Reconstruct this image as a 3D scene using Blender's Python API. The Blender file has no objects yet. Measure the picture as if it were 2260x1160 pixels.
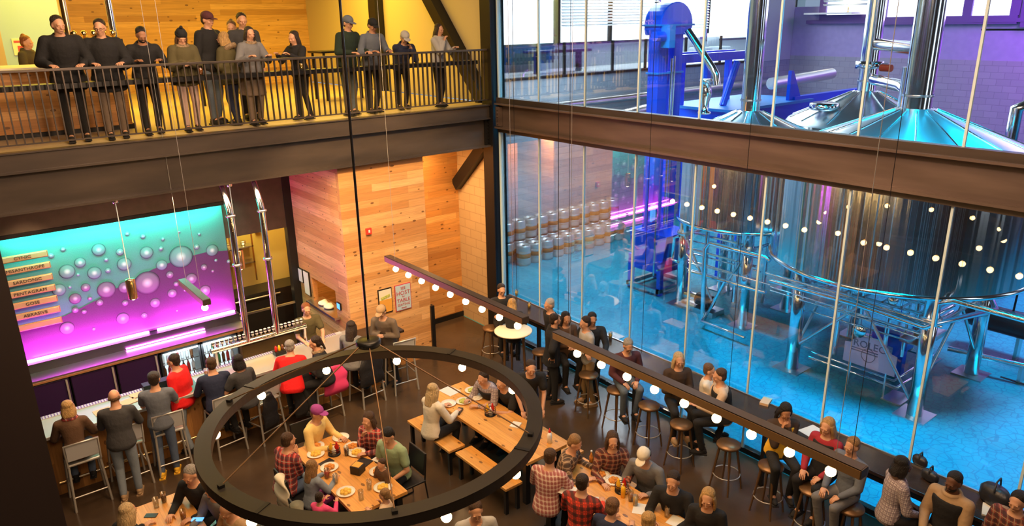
import bpy, math, random
import numpy as np
from mathutils import Vector, Matrix
R=math.radians; PI=math.pi
SC=bpy.context.scene; COL=SC.collection
random.seed(7)

# ---------------------------------------------------------------- camera
def make_camera():
    yaw,pitch,roll=R(51.349),R(-18.127),R(-1.004)
    f=Vector((math.cos(yaw)*math.cos(pitch),math.sin(yaw)*math.cos(pitch),math.sin(pitch)))
    r=Vector((math.sin(yaw),-math.cos(yaw),0)); u=r.cross(f)
    r2=r*math.cos(roll)+u*math.sin(roll); u2=u*math.cos(roll)-r*math.sin(roll)
    cam=bpy.data.cameras.new('camera'); o=bpy.data.objects.new('camera',cam); COL.objects.link(o)
    m=Matrix((r2,u2,-f)).transposed().to_4x4(); m.translation=Vector((-9.215,-12.009,6.598)); o.matrix_world=m
    cam.sensor_width=36; cam.lens=36*1633/2260; cam.clip_start=.05; cam.clip_end=200
    SC.camera=o
make_camera()
# ---------------------------------------------------------------- world, exposure, room lights and added fill lights
w=bpy.data.worlds.new('world'); SC.world=w; w.use_nodes=True
w.node_tree.nodes['Background'].inputs[0].default_value=(.55,.72,1,1)
w.node_tree.nodes['Background'].inputs[1].default_value=.35
SC.view_settings.view_transform='Standard'; SC.view_settings.look='None'; SC.view_settings.gamma=1
SC.view_settings.exposure=0.55; SC.view_settings.use_curve_mapping=False
SC.cycles.use_denoising=True; SC.cycles.max_bounces=7; SC.cycles.transparent_max_bounces=16
SC.cycles.sample_clamp_indirect=6; SC.cycles.caustics_reflective=False; SC.cycles.caustics_refractive=False
def area(name,loc,size,power,color,target=None,shape='RECTANGLE',sy=None,spread=180):
    l=bpy.data.lights.new(name,'AREA'); l.energy=power; l.color=color; l.shape=shape; l.size=size; l.size_y=sy or size; l.spread=R(spread)
    o=bpy.data.objects.new(name,l); COL.objects.link(o); o.location=loc
    d=Vector(target if target else (loc[0],loc[1],loc[2]-1))-Vector(loc); o.rotation_euler=d.to_track_quat('-Z','Y').to_euler(); return o
def spot(name,loc,power,color,target,ang=70,r=.15,blend=.5):
    l=bpy.data.lights.new(name,'SPOT'); l.energy=power; l.color=color; l.spot_size=R(ang); l.spot_blend=blend; l.shadow_soft_size=r
    o=bpy.data.objects.new(name,l); COL.objects.link(o); o.location=loc
    o.rotation_euler=(Vector(target)-Vector(loc)).to_track_quat('-Z','Y').to_euler(); return o
area('dining_fill',(-5.0,-5.5,9.6),5,560,(1,.62,.32))  # unseen overhead area light, added as warm fill for the dining room
area('camera_side_fill',(-8.5,-12,9.6),4,330,(1,.68,.42),(-4,0,3))  # unseen area light added as fill from the camera side
spot('wood_wall_fill',(-4.2,-4.2,7.5),1250,(1,.62,.28),(-2.4,0,2.4),55,.3)  # this and the next three: unseen spots added to brighten wood and beams
spot('beam_fill',(-6.5,-5.5,7.2),520,(1,.66,.42),(-6.5,0,4.3),85,.3,1)
spot('corner_fill',(-4.5,-6.5,8.2),420,(1,.60,.40),(0,-6,4.8),80,.3,1)
spot('beam_near_fill',(-4.5,-11.5,8.2),420,(1,.66,.50),(0,-9.5,4.8),70,.3,1)
area('north_wall_fill',(5.5,1.2,8.0),2.5,170,(.62,.85,1),(5,4.2,4.2))  # added area light that lifts the dark block wall, no fixture there
area('bar_soffit_light',(-6.2,-.15,4.1),4,90,(1,.66,.38),sy=.3)
spot('menu_board_fill',(-8.1,.9,4.0),26,(1,.72,.42),(-8.2,2.2,2.4),60,.08)  # unseen spot added to brighten the lettered boards
area('under_balcony_light',(-1.6,.7,4.1),1.4,60,(1,.60,.24),sy=.6)
area('kitchen_light',(-4.2,3.2,3.9),1.0,75,(1,.72,.22))
area('balcony_light_left',(-6.5,4.6,8.4),3,200,(1,.62,.05))
area('balcony_light_right',(-1.8,4.6,8.4),2.5,210,(1,.62,.06))
area('balcony_front_light',(-5,-2.0,9.2),5,55,(1,.80,.62),(-4.5,1,5.8),sy=1)
area('brewery_cyan_light',(1.8,-7.5,9.2),2.0,370,(0,.55,.95),(2.6,-6,0),spread=95)
area('brewery_cyan_light_near',(1.4,-2.0,8.8),1.4,240,(0,.55,.95),(2.4,-2,0),spread=110)
area('brewery_cyan_light_far',(8.4,-8.6,9.2),2,330,(0,.55,.95),(8.4,-8.6,0),spread=100)
area('brewery_daylight',(8,1.8,9.4),4,110,(.66,.88,1),(8,-2,3))
spot('elevator_fill',(1.2,-3.5,9.2),520,(.45,.75,1),(5.6,-.2,5.2),60,.3)  # added spot to brighten the blue elevator paint, no lamp known here
area('pass_fill',(-2.9,1.2,3.6),.5,26,(1,.72,.2))  # small unseen light added so the pass interior turns bright yellow
area('keg_fill',(4.5,1.0,4.8),1.5,200,(.8,.88,1),(4.8,3.9,.8))  # local light added over the kegs to brighten them
area('upper_room_daylight',(13,6.0,9.6),8,900,(.86,.95,1),(13,6,5),sy=2)
area('brewery_purple_light',(14.5,-7,9.0),3,620,(.56,.12,1),(17.6,-7,5.2))
# ---------------------------------------------------------------- materials
MAT={}
def nodes(name):
    m=bpy.data.materials.new(name); m.use_nodes=True; nt=m.node_tree; b=nt.nodes['Principled BSDF']; MAT[name]=m; return m,nt,b
def N(nt,t,inp=None,**kw):
    n=nt.nodes.new(t)
    for k,v in kw.items(): setattr(n,k,v)
    for k,v in (inp or {}).items():
        s=n.inputs[k]
        if isinstance(v,bpy.types.NodeSocket): nt.links.new(v,s)
        else: s.default_value=v
    return n
def mth(nt,op,a,b=0.0,c=None):
    n=nt.nodes.new('ShaderNodeMath'); n.operation=op
    for i,v in enumerate((a,b) if c is None else (a,b,c)):
        if isinstance(v,bpy.types.NodeSocket): nt.links.new(v,n.inputs[i])
        else: n.inputs[i].default_value=v
    return n.outputs[0]
def C4(c): return (c[0],c[1],c[2],1)
def mixc(nt,f,a,b):
    n=nt.nodes.new('ShaderNodeMix'); n.data_type='RGBA'
    for i,v in ((0,f),(6,a),(7,b)):
        if isinstance(v,bpy.types.NodeSocket): nt.links.new(v,n.inputs[i])
        else: n.inputs[i].default_value=v if i==0 else C4(v)
    return n.outputs[2]
def mat(name,col,rough=.5,metal=0,var=None,vs=6,bump=0,bs=40,emit=0,ecol=None,spec=None,coat=0,stretch=None):
    m,nt,b=nodes(name); b.inputs['Base Color'].default_value=C4(col); b.inputs['Roughness'].default_value=rough; b.inputs['Metallic'].default_value=metal
    if spec is not None: b.inputs['Specular IOR Level'].default_value=spec
    if coat: b.inputs['Coat Weight'].default_value=coat
    if var or bump:
        tc=N(nt,'ShaderNodeTexCoord').outputs['Object']
        if stretch: tc=N(nt,'ShaderNodeMapping',{'Vector':tc,'Scale':stretch}).outputs[0]
    if var:
        n=N(nt,'ShaderNodeTexNoise',{'Vector':tc,'Scale':vs,'Detail':4})
        f=N(nt,'ShaderNodeMapRange',{'Value':n.outputs[0],'From Min':.35,'From Max':.65}).outputs[0]
        nt.links.new(mixc(nt,f,col,var),b.inputs['Base Color'])
    if bump:
        n=N(nt,'ShaderNodeTexNoise',{'Vector':tc,'Scale':bs,'Detail':3})
        nt.links.new(N(nt,'ShaderNodeBump',{'Height':n.outputs[0],'Strength':bump,'Distance':.02}).outputs[0],b.inputs['Normal'])
    if emit: b.inputs['Emission Color'].default_value=C4(ecol or col); b.inputs['Emission Strength'].default_value=emit
    return m
def wood(name,tones,across,along,w=.14,length=2.6,knots=True,rough=.5,groove=.35):
    """planks: stacked along axis `across`, running along axis `along`"""
    m,nt,b=nodes(name); tc=N(nt,'ShaderNodeTexCoord').outputs['Object']
    s=N(nt,'ShaderNodeSeparateXYZ',{0:tc}).outputs; A=s[across]; L=s[along]
    a=mth(nt,'DIVIDE',A,w); ia=mth(nt,'FLOOR',a); fa=mth(nt,'FRACT',a)
    off=N(nt,'ShaderNodeTexWhiteNoise',{'W':ia},noise_dimensions='1D').outputs['Value']
    l=mth(nt,'ADD',mth(nt,'DIVIDE',L,length),mth(nt,'MULTIPLY',off,7.3)); il=mth(nt,'FLOOR',l)
    rnd=N(nt,'ShaderNodeTexWhiteNoise',{'W':mth(nt,'ADD',mth(nt,'MULTIPLY',ia,13.7),il)},noise_dimensions='1D').outputs['Value']
    cr=N(nt,'ShaderNodeValToRGB',{'Fac':rnd}); e=cr.color_ramp.elements
    e[0].color=C4(tones[0]); e[1].color=C4(tones[-1])
    for i,t in enumerate(tones[1:-1]): e.new((i+1)/(len(tones)-1)).color=C4(t)
    sc=[0,0,0]; sc[across]=22; sc[along]=1.2; o=3-across-along; sc[o]=22
    mp=N(nt,'ShaderNodeMapping',{'Vector':tc,'Scale':tuple(sc)}).outputs[0]
    g=N(nt,'ShaderNodeTexNoise',{'Vector':mp,'Scale':1.6,'Detail':5,'Distortion':.8}).outputs[0]
    gf=N(nt,'ShaderNodeMapRange',{'Value':g,'From Min':.40,'From Max':.75}).outputs[0]
    dk=tuple(c*.52 for c in tones[0]); col=mixc(nt,mth(nt,'MULTIPLY',gf,.5),cr.outputs[0],dk)
    if knots:
        sc=[9,9,9]; sc[along]=4.6
        v=N(nt,'ShaderNodeTexVoronoi',{'Vector':N(nt,'ShaderNodeMapping',{'Vector':tc,'Scale':tuple(sc)}).outputs[0],'Scale':1.0})
        ns=N(nt,'ShaderNodeSeparateColor',{0:v.outputs['Color']}).outputs[0]
        k=mth(nt,'MULTIPLY',mth(nt,'LESS_THAN',v.outputs['Distance'],mth(nt,'MULTIPLY',ns,.20)),mth(nt,'GREATER_THAN',ns,.30))
        col=mixc(nt,mth(nt,'MULTIPLY',k,.8),col,(.11,.045,.015))
    gr=mth(nt,'LESS_THAN',fa,.035/(w/.14)); col=mixc(nt,mth(nt,'MULTIPLY',gr,groove),col,(.03,.015,.005))
    nt.links.new(col,b.inputs['Base Color']); b.inputs['Roughness'].default_value=rough
    nt.links.new(N(nt,'ShaderNodeBump',{'Height':mth(nt,'SUBTRACT',1.0,gr),'Strength':.3,'Distance':.01}).outputs[0],b.inputs['Normal'])
    return m
def plaid(name,base,c2,c3,s=.07,rough=.9):
    m,nt,b=nodes(name); tc=N(nt,'ShaderNodeTexCoord').outputs['Object']; q=N(nt,'ShaderNodeSeparateXYZ',{0:tc}).outputs
    u=mth(nt,'ADD',q[0],mth(nt,'MULTIPLY',q[1],.7)); v=q[2]
    def st(x,wd,ph): return mth(nt,'LESS_THAN',mth(nt,'FRACT',mth(nt,'ADD',mth(nt,'DIVIDE',x,s),ph)),wd)
    c=mixc(nt,mth(nt,'MULTIPLY',st(u,.45,0),.75),base,c2); c=mixc(nt,mth(nt,'MULTIPLY',st(v,.45,0),.75),c,c2)
    c=mixc(nt,mth(nt,'MULTIPLY',mth(nt,'MAXIMUM',st(u,.12,.3),st(v,.12,.3)),.8),c,c3)
    nt.links.new(c,b.inputs['Base Color']); b.inputs['Roughness'].default_value=rough; return m
def steel(name,col,rough,aniso=0,streak=0):
    m,nt,b=nodes(name); b.inputs['Base Color'].default_value=C4(col); b.inputs['Metallic'].default_value=1; b.inputs['Roughness'].default_value=rough
    if aniso:
        b.inputs['Anisotropic'].default_value=aniso; b.inputs['Anisotropic Rotation'].default_value=.25
        t=N(nt,'ShaderNodeTangent',direction_type='RADIAL',axis='Z'); nt.links.new(t.outputs[0],b.inputs['Tangent'])
    if streak:
        tc=N(nt,'ShaderNodeTexCoord').outputs['Object']; mp=N(nt,'ShaderNodeMapping',{'Vector':tc,'Scale':(2.4,2.4,.015)}).outputs[0]
        n=N(nt,'ShaderNodeTexNoise',{'Vector':mp,'Scale':1.6,'Detail':2}).outputs[0]
        nt.links.new(N(nt,'ShaderNodeBump',{'Height':n,'Strength':streak,'Distance':.05}).outputs[0],b.inputs['Normal'])
    return m
def glassmix(name,refl=.12,tint=(1,1,1),rough=.0):
    m=bpy.data.materials.new(name); m.use_nodes=True; nt=m.node_tree; nt.nodes.remove(nt.nodes['Principled BSDF']); MAT[name]=m
    t=N(nt,'ShaderNodeBsdfTransparent',{'Color':C4(tint)}); g=N(nt,'ShaderNodeBsdfGlossy',{'Roughness':rough})
    fr=N(nt,'ShaderNodeFresnel',{'IOR':1.5}).outputs[0]; f=mth(nt,'ADD',mth(nt,'MULTIPLY',fr,.6),refl)
    mx=N(nt,'ShaderNodeMixShader',{0:f,1:t.outputs[0],2:g.outputs[0]}); nt.links.new(mx.outputs[0],nt.nodes['Material Output'].inputs[0]); return m
def block(name,col,var,mortar,bw=.40,bh=.20,axis=0):
    m,nt,b=nodes(name); tc=N(nt,'ShaderNodeTexCoord').outputs['Object']; q=N(nt,'ShaderNodeSeparateXYZ',{0:tc}).outputs
    v=N(nt,'ShaderNodeCombineXYZ',{0:q[axis],1:q[2],2:0.0}).outputs[0]
    br=N(nt,'ShaderNodeTexBrick',{'Vector':v,'Color1':C4(col),'Color2':C4(var),'Mortar':C4(mortar),'Scale':1.0,'Brick Width':bw,'Row Height':bh,'Mortar Size':.008})
    nt.links.new(br.outputs[0],b.inputs['Base Color']); b.inputs['Roughness'].default_value=.8
    nt.links.new(N(nt,'ShaderNodeBump',{'Height':br.outputs[1],'Strength':-.4,'Distance':.01}).outputs[0],b.inputs['Normal']); return m

cedar=[(.62,.30,.10),(.78,.42,.16),(.88,.52,.24),(.70,.34,.12),(.55,.25,.08),(.82,.47,.20)]
wood('cedar_x',cedar,2,0); wood('cedar_y',cedar,2,1)
wood('cedar_balcony',[(.50,.27,.06),(.66,.38,.10),(.58,.32,.08),(.72,.44,.14),(.42,.21,.04)],2,0)
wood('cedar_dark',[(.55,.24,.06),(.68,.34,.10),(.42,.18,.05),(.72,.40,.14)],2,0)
wood('table_wood',[(.72,.34,.08),(.80,.40,.11),(.74,.36,.09),(.66,.30,.07)],0,1,w=.12,length=3,knots=True,rough=.35,groove=.25)
wood('bar_front_wood',[(.40,.18,.05),(.55,.26,.08),(.30,.13,.04)],0,2,w=.15)
mat('concrete_dark',(.050,.032,.020),.22,var=(.085,.055,.032),vs=.9,bump=.05,bs=8)
mat('concrete_light',(.50,.40,.24),.45,var=(.62,.50,.32),vs=.7)
mat('steel_beam',(.062,.050,.045),.36,.4,var=(.11,.085,.07),vs=1.3,bump=.05,bs=5,stretch=(.4,.4,2))
mat('steel_beam_warm',(.16,.115,.095),.42,.2,var=(.11,.078,.064),vs=2.0,stretch=(1,.35,2.5))
mat('steel_black',(.018,.017,.018),.35,.4); mat('dark_brown_wall',(.075,.048,.030),.7,var=(.095,.06,.04))
mat('column_black',(.022,.014,.014),.5); mat('plaster_beige',(.55,.46,.28),.8); mat('plaster_grey',(.42,.50,.52),.8); mat('plaster_warm',(.10,.075,.055),.85)
mat('door_blue_grey',(.34,.54,.85),.5); mat('olive_wall',(.20,.15,.07),.8)
block('cmu_tan',(.50,.36,.20),(.46,.33,.18),(.36,.25,.14),axis=1); block('cmu_grey',(.26,.33,.37),(.30,.37,.41),(.20,.26,.30),axis=0); block('cmu_grey_side',(.34,.34,.40),(.38,.38,.44),(.26,.26,.32),axis=1)
steel('steel_tank',(.70,.70,.70),.13,.90,.8); steel('steel_roof',(.72,.74,.76),.33,.4); steel('steel_pipe',(.80,.83,.85),.12); steel('steel_brushed',(.68,.68,.68),.30); steel('steel_chrome',(.86,.84,.80),.12)
steel('brass',(.85,.62,.30),.22); mat('white_mullion',(.62,.78,.80),.5)
mat('paint_blue',(.0,.10,.88),.32,coat=.3); mat('paint_blue_light',(.03,.30,.80),.4)
glassmix('window_glass',.022,(.97,.99,1)); glassmix('clear_glass',.06,(.95,.97,.97))
mat('white',(.80,.79,.76),.5); mat('black_plastic',(.012,.012,.014),.4); mat('dark_wood_counter',(.030,.018,.014),.22,var=(.045,.028,.02)); mat('dark_purple_panel',(.03,.012,.06),.25)
mat('bronze',(.20,.11,.05),.4,.6); mat('aluminium',(.62,.60,.56),.35,.6); mat('aluminium_panel',(.55,.56,.58),.45,.2)
mat('bulb_glow',(1,.62,.25),.5,emit=34,ecol=(1,.60,.22)); mat('bulb_glow_small',(1,.8,.5),.5,emit=8,ecol=(1,.8,.5))
mat('led_magenta',(1,.1,.9),.5,emit=22,ecol=(1,.14,.85)); mat('led_teal',(.3,1,.9),.5,emit=12,ecol=(.25,1,.85)); mat('daylight_pane',(.9,.96,1),.5,emit=1.5,ecol=(.86,.95,1)); mat('blind_slat',(.60,.66,.70),.6)
mat('purple_frame',(.16,.08,.30),.5); mat('purple_panel',(.42,.36,.62),.7,var=(.38,.33,.58)); mat('snow',(.75,.80,.85),.8); mat('evergreen',(.02,.09,.10),.9)
mat('red_box',(.75,.05,.03),.4); mat('orange_valve',(.85,.12,.03),.4); mat('tan_band',(.45,.20,.07),.5); mat('keg_band',(.40,.14,.04),.5)
mat('cooler_glow',(.7,.85,.9),.5,emit=1.1,ecol=(.72,.86,.92)); mat('kitchen_yellow',(.62,.50,.16),.55); mat('screen_blue',(.1,.35,.9),.3,emit=1.2,ecol=(.10,.35,.9))
mat('bulb_lit_tan',(.24,.14,.06),.4,.3); mat('paper',(.74,.72,.66),.7); mat('paper_tan',(.70,.48,.30),.7); mat('sign_blue',(.50,.64,.74),.6); mat('ink_red',(.48,.07,.10),.6); mat('ink_black',(.03,.02,.02),.6); mat('poster_orange',(.80,.38,.06),.6); mat('poster_cream',(.85,.78,.62),.6)
mat('board_tan',(.62,.38,.20),.45,var=(.70,.46,.24),vs=3); mat('copper_trim',(.55,.28,.12),.4,.5); mat('sign_purple',(.50,.46,.62),.5); mat('sign_ink',(.12,.14,.22),.5)
mat('mural_purple',(.13,.045,.16),.6,var=(.10,.035,.12),vs=110); mat('mural_teal',(.09,.30,.29),.6,var=(.12,.38,.37),vs=110); mat('ring_steel',(.028,.024,.021),.36,.3); mat('bar_steel',(.07,.05,.04),.4,.3)
mat('plate_white',(.80,.76,.66),.25); mat('food_orange',(.80,.33,.04),.6,var=(.45,.14,.02),vs=40,bump=.5); mat('food_green',(.30,.45,.06),.6,var=(.75,.65,.2),vs=50,bump=.4); mat('food_yellow',(.88,.60,.08),.6,var=(.75,.40,.05),vs=40,bump=.4)
mat('ketchup',(.60,.02,.01),.3); mat('mustard',(.90,.50,.02),.35); mat('beer_amber',(.45,.13,.02),.1); mat('beer_pale',(.80,.45,.06),.1); mat('cola',(.05,.01,.01),.1); mat('napkin',(.78,.74,.66),.8)
mat('bottle_white',(.80,.82,.84),.3); mat('bottle_green',(.05,.30,.10),.25); mat('bottle_brown',(.16,.06,.02),.25); mat('bottle_red',(.55,.04,.04),.3); mat('paint_teal_top',(.10,.34,.36),.25)
mat('leather_black',(.02,.02,.024),.4,bump=.3,bs=20); mat('puffy_green',(.16,.15,.10),.7,bump=.6,bs=12); mat('puffy_black',(.014,.014,.018),.45,bump=.6,bs=16); mat('coat_pink',(.85,.06,.22),.7)
m,nt,b=nodes('brewery_floor_tile')
tc=N(nt,'ShaderNodeTexCoord').outputs['Object']; v=N(nt,'ShaderNodeTexVoronoi',{'Vector':tc,'Scale':7.0},feature='DISTANCE_TO_EDGE')
e=mth(nt,'LESS_THAN',v.outputs['Distance'],.045); nz=N(nt,'ShaderNodeTexNoise',{'Vector':tc,'Scale':.7,'Detail':3}).outputs[0]
c=mixc(nt,N(nt,'ShaderNodeMapRange',{'Value':nz,'From Min':.4,'From Max':.6}).outputs[0],(.010,.30,.40),(.018,.38,.48)); nt.links.new(mixc(nt,mth(nt,'MULTIPLY',e,.45),c,(.01,.10,.22)),b.inputs['Base Color']); b.inputs['Roughness'].default_value=.42
def bubble_mat(name,ctr,edge,hi):
    m,nt,b=nodes(name); tc=N(nt,'ShaderNodeTexCoord').outputs['Object']
    q=N(nt,'ShaderNodeSeparateXYZ',{0:tc}).outputs; d=mth(nt,'SQRT',mth(nt,'ADD',mth(nt,'POWER',q[0],2.0),mth(nt,'POWER',q[2],2.0)))
    cr=N(nt,'ShaderNodeValToRGB',{'Fac':d}); e=cr.color_ramp.elements; e[0].position=0; e[0].color=C4(hi); e[1].position=1; e[1].color=C4(edge); x=e.new(.45); x.color=C4(ctr); x=e.new(.8); x.color=C4(tuple(k*.8 for k in ctr))
    nt.links.new(cr.outputs[0],b.inputs['Base Color']); b.inputs['Roughness'].default_value=.6
bubble_mat('bubble_teal',(.22,.42,.46),(.015,.05,.06),(.9,.98,1)); bubble_mat('bubble_purple',(.28,.20,.36),(.04,.012,.05),(.85,.8,.95))

# ---------------------------------------------------------------- mesh builder
class MB:
    def __init__(s): s.v=[]; s.f=[]; s.sm=[]
    def add(s,v,f,smooth=False,M=None):
        n=len(s.v)
        if M is not None: v=[tuple(M@Vector(p)) for p in v]
        s.v+= [tuple(p) for p in v]; s.f+=[tuple(i+n for i in q) for q in f]; s.sm+=[smooth]*len(f); return s
    def box(s,c,d,rz=0,M=None,ry=0,rx=0):
        x,y,z=d[0]/2,d[1]/2,d[2]/2
        v=[(a*x,b*y,c_*z) for a in(-1,1) for b in(-1,1) for c_ in(-1,1)]
        T=Matrix.Translation(c)@Matrix.Rotation(rz,4,'Z')@Matrix.Rotation(ry,4,'Y')@Matrix.Rotation(rx,4,'X')
        if M is not None: T=M@T
        return s.add(v,[(0,1,3,2),(4,6,7,5),(0,4,5,1),(2,3,7,6),(0,2,6,4),(1,5,7,3)],False,T)
    def bb(s,a,b): # box from corner to corner
        return s.box([(a[i]+b[i])/2 for i in range(3)],[abs(b[i]-a[i]) for i in range(3)])
    def tube(s,pts,r,seg=10,cap=True,flat=None):
        pts=[Vector(p) for p in pts]; rs=r if isinstance(r,(list,tuple)) else [r]*len(pts)
        n0=None; V=[];F=[]
        for i,p in enumerate(pts):
            t=(pts[min(i+1,len(pts)-1)]-pts[max(i-1,0)]).normalized()
            if n0 is None: n0=t.orthogonal().normalized() if abs(t.z)>.9 or flat is None else Vector((0,0,1)).cross(t).normalized()
            else: n0=(n0-t*n0.dot(t)).normalized()
            b_=t.cross(n0)
            for k in range(seg):
                a=2*PI*k/seg; V.append(p+(n0*math.cos(a)+b_*math.sin(a)*(flat or 1))*rs[i])
        for i in range(len(pts)-1):
            for k in range(seg): k2=(k+1)%seg; F.append((i*seg+k,i*seg+k2,(i+1)*seg+k2,(i+1)*seg+k))
        s.add(V,F,True)
        if cap:
            n=len(V); s.add([V[k] for k in range(seg)],[tuple(range(seg))[::-1]]); s.add([V[n-seg+k] for k in range(seg)],[tuple(range(seg))])
        return s
    def cap(s,a,b,r0,r1,seg=12):
        a=Vector(a);b=Vector(b); d=b-a; L=d.length or 1e-5; t=d/L; P=[];Rr=[]
        for k in range(4): an=PI/2*(1-k/4); P.append(a-t*r0*math.sin(an)); Rr.append(max(r0*math.cos(an),1e-4))
        P.append(a);Rr.append(r0);P.append(b);Rr.append(r1)
        for k in range(1,5): an=PI/2*k/4; P.append(b+t*r1*math.sin(an)); Rr.append(max(r1*math.cos(an),1e-4))
        n0=t.orthogonal().normalized(); b_=t.cross(n0); V=[];F=[]
        for p,r in zip(P,Rr):
            for k in range(seg): an=2*PI*k/seg; V.append(p+(n0*math.cos(an)+b_*math.sin(an))*r)
        for i in range(len(P)-1):
            for k in range(seg): k2=(k+1)%seg; F.append((i*seg+k,i*seg+k2,(i+1)*seg+k2,(i+1)*seg+k))
        F.append(tuple(range(seg))[::-1]); F.append(tuple((len(P)-1)*seg+k for k in range(seg))); return s.add(V,F,True)
    def lathe(s,prof,c=(0,0,0),seg=24,M=None,smooth=True,closed=True):
        V=[];F=[]
        for r,z in prof:
            for k in range(seg): a=2*PI*k/seg; V.append((c[0]+r*math.cos(a),c[1]+r*math.sin(a),c[2]+z))
        for i in range(len(prof)-1):
            for k in range(seg): k2=(k+1)%seg; F.append((i*seg+k,i*seg+k2,(i+1)*seg+k2,(i+1)*seg+k))
        if closed: F.append(tuple(range(seg))[::-1]); F.append(tuple((len(prof)-1)*seg+k for k in range(seg)))
        return s.add(V,F,smooth,M)
    def ell(s,c,r,M=None,seg=14,rings=9):
        V=[];F=[]
        for i in range(rings+1):
            th=PI*i/rings-PI/2
            rr=max(math.cos(th),1e-3)
            for k in range(seg): a=2*PI*k/seg; V.append((c[0]+r[0]*rr*math.cos(a),c[1]+r[1]*rr*math.sin(a),c[2]+r[2]*math.sin(th)))
        for i in range(rings):
            for k in range(seg): k2=(k+1)%seg; F.append((i*seg+k,i*seg+k2,(i+1)*seg+k2,(i+1)*seg+k))
        F.append(tuple(range(seg))[::-1]); F.append(tuple(rings*seg+k for k in range(seg))); return s.add(V,F,True,M)
    def loft(s,rings,seg=16): # rings: (center Vector, rx, ry, frame Matrix3(cols x,y))
        V=[];F=[]
        for c,rx,ry,X,Y in rings:
            for k in range(seg): a=2*PI*k/seg; V.append(c+X*(rx*math.cos(a))+Y*(ry*math.sin(a)))
        n=len(rings)
        for i in range(n-1):
            for k in range(seg): k2=(k+1)%seg; F.append((i*seg+k,i*seg+k2,(i+1)*seg+k2,(i+1)*seg+k))
        F.append(tuple(range(seg))[::-1]); F.append(tuple((n-1)*seg+k for k in range(seg))); return s.add(V,F,True)
    def prism(s,poly,y0,y1,axis='Y',smooth=False): # polygon (u,v) extruded
        n=len(poly)
        g={'Y':lambda u,v,t:(u,t,v),'X':lambda u,v,t:(t,u,v),'Z':lambda u,v,t:(u,v,t)}[axis]
        V=[g(u,v,y0) for u,v in poly]+[g(u,v,y1) for u,v in poly]
        F=[tuple(range(n)),tuple(range(2*n-1,n-1,-1))]+[(i,i+n,(i+1)%n+n,(i+1)%n) for i in range(n)]
        return s.add(V,F,smooth)
    def mesh(s,name):
        me=bpy.data.meshes.new(name); me.from_pydata(s.v,[],s.f); me.polygons.foreach_set('use_smooth',s.sm); me.update(); return me
    def build(s,name,m,parent=None,bevel=0,world=True):
        if parent is not None and world:
            p=Vector(parent.location); q=parent.parent
            while q is not None: p=p+Vector(q.location); q=q.parent
            s.v=[(a[0]-p.x,a[1]-p.y,a[2]-p.z) for a in s.v]
        me=s.mesh(name); me.materials.append(MAT[m] if isinstance(m,str) else m)
        o=bpy.data.objects.new(name,me); COL.objects.link(o)
        if parent is not None: o.parent=parent
        fix_normals(me)
        if bevel:
            b=o.modifiers.new('bevel','BEVEL'); b.width=bevel; b.segments=2; b.limit_method='ANGLE'
        return o
def fix_normals(me):
    import bmesh
    bm=bmesh.new(); bm.from_mesh(me); bmesh.ops.recalc_face_normals(bm,faces=bm.faces); bm.to_mesh(me); bm.free()
def tag(o,label,cat,group=None,kind=None):
    o['label']=label; o['category']=cat
    if group: o['group']=group
    if kind: o['kind']=kind
    return o
def thing(name,label,cat,loc=(0,0,0),rz=0,group=None):
    o=bpy.data.objects.new(name,None); COL.objects.link(o); o.location=loc; o.rotation_euler=(0,0,rz); o.empty_display_size=.1
    return tag(o,label,cat,group)
def struct(name,mb,m,parent=None,bevel=0):
    o=mb.build(name,m,parent,bevel); o['kind']='structure'; return o
KIDS={}
def dup(root,loc,rz=0,label=None,group=None,scale=None):
    kids=[c for c in root.children]
    r=root.copy(); COL.objects.link(r); r.location=loc; r.rotation_euler=(0,0,rz)
    if scale: r.scale=(scale,)*3
    if label: r['label']=label
    if group: r['group']=group
    for ch in kids:
        c=ch.copy(); COL.objects.link(c); c.parent=r
        for g in list(ch.children):
            d=g.copy(); COL.objects.link(d); d.parent=c
    return r
def text(body,name,m,loc,rot,size,parent=None,depth=.004,align='CENTER',sx=1.0):
    cu=bpy.data.curves.new(name,'FONT'); cu.body=body; cu.size=size; cu.extrude=depth; cu.align_x=align; cu.align_y='CENTER'; cu.resolution_u=2
    t=bpy.data.objects.new(name,cu); COL.objects.link(t); bpy.context.view_layer.update()
    me=bpy.data.meshes.new_from_object(t.evaluated_get(bpy.context.evaluated_depsgraph_get())); COL.objects.unlink(t); bpy.data.objects.remove(t)
    me.materials.clear(); me.materials.append(MAT[m]); o=bpy.data.objects.new(name,me); COL.objects.link(o)
    if parent is not None: o.parent=parent; loc=Vector(loc)-Vector(parent.location)
    o.location=loc; o.rotation_euler=rot; o.scale=(sx,1,1); return o

# ================================================================ STRUCTURE
struct('floor',MB().bb((-15,-17,-.1),(0.0,4.2,0)),'concrete_dark')
struct('floor_brewery',MB().bb((0.0,-17,-.1),(18,4.3,0)),'brewery_floor_tile')
struct('ceiling',MB().bb((-15,-17,10),(18,14,10.2)),'plaster_warm')
struct('wall_south',MB().bb((-15,-17.2,0),(18,-17,10)),'plaster_warm')
struct('wall_west',MB().bb((-15.2,-17,0),(-15,14,10)),'plaster_warm')
struct('wall_north',MB().bb((-15,12.5,5),(.35,12.7,10)),'olive_wall')
struct('floor_balcony',MB().bb((-15,.06,4.70),(.1,12.5,5.0)),'concrete_light')
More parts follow.
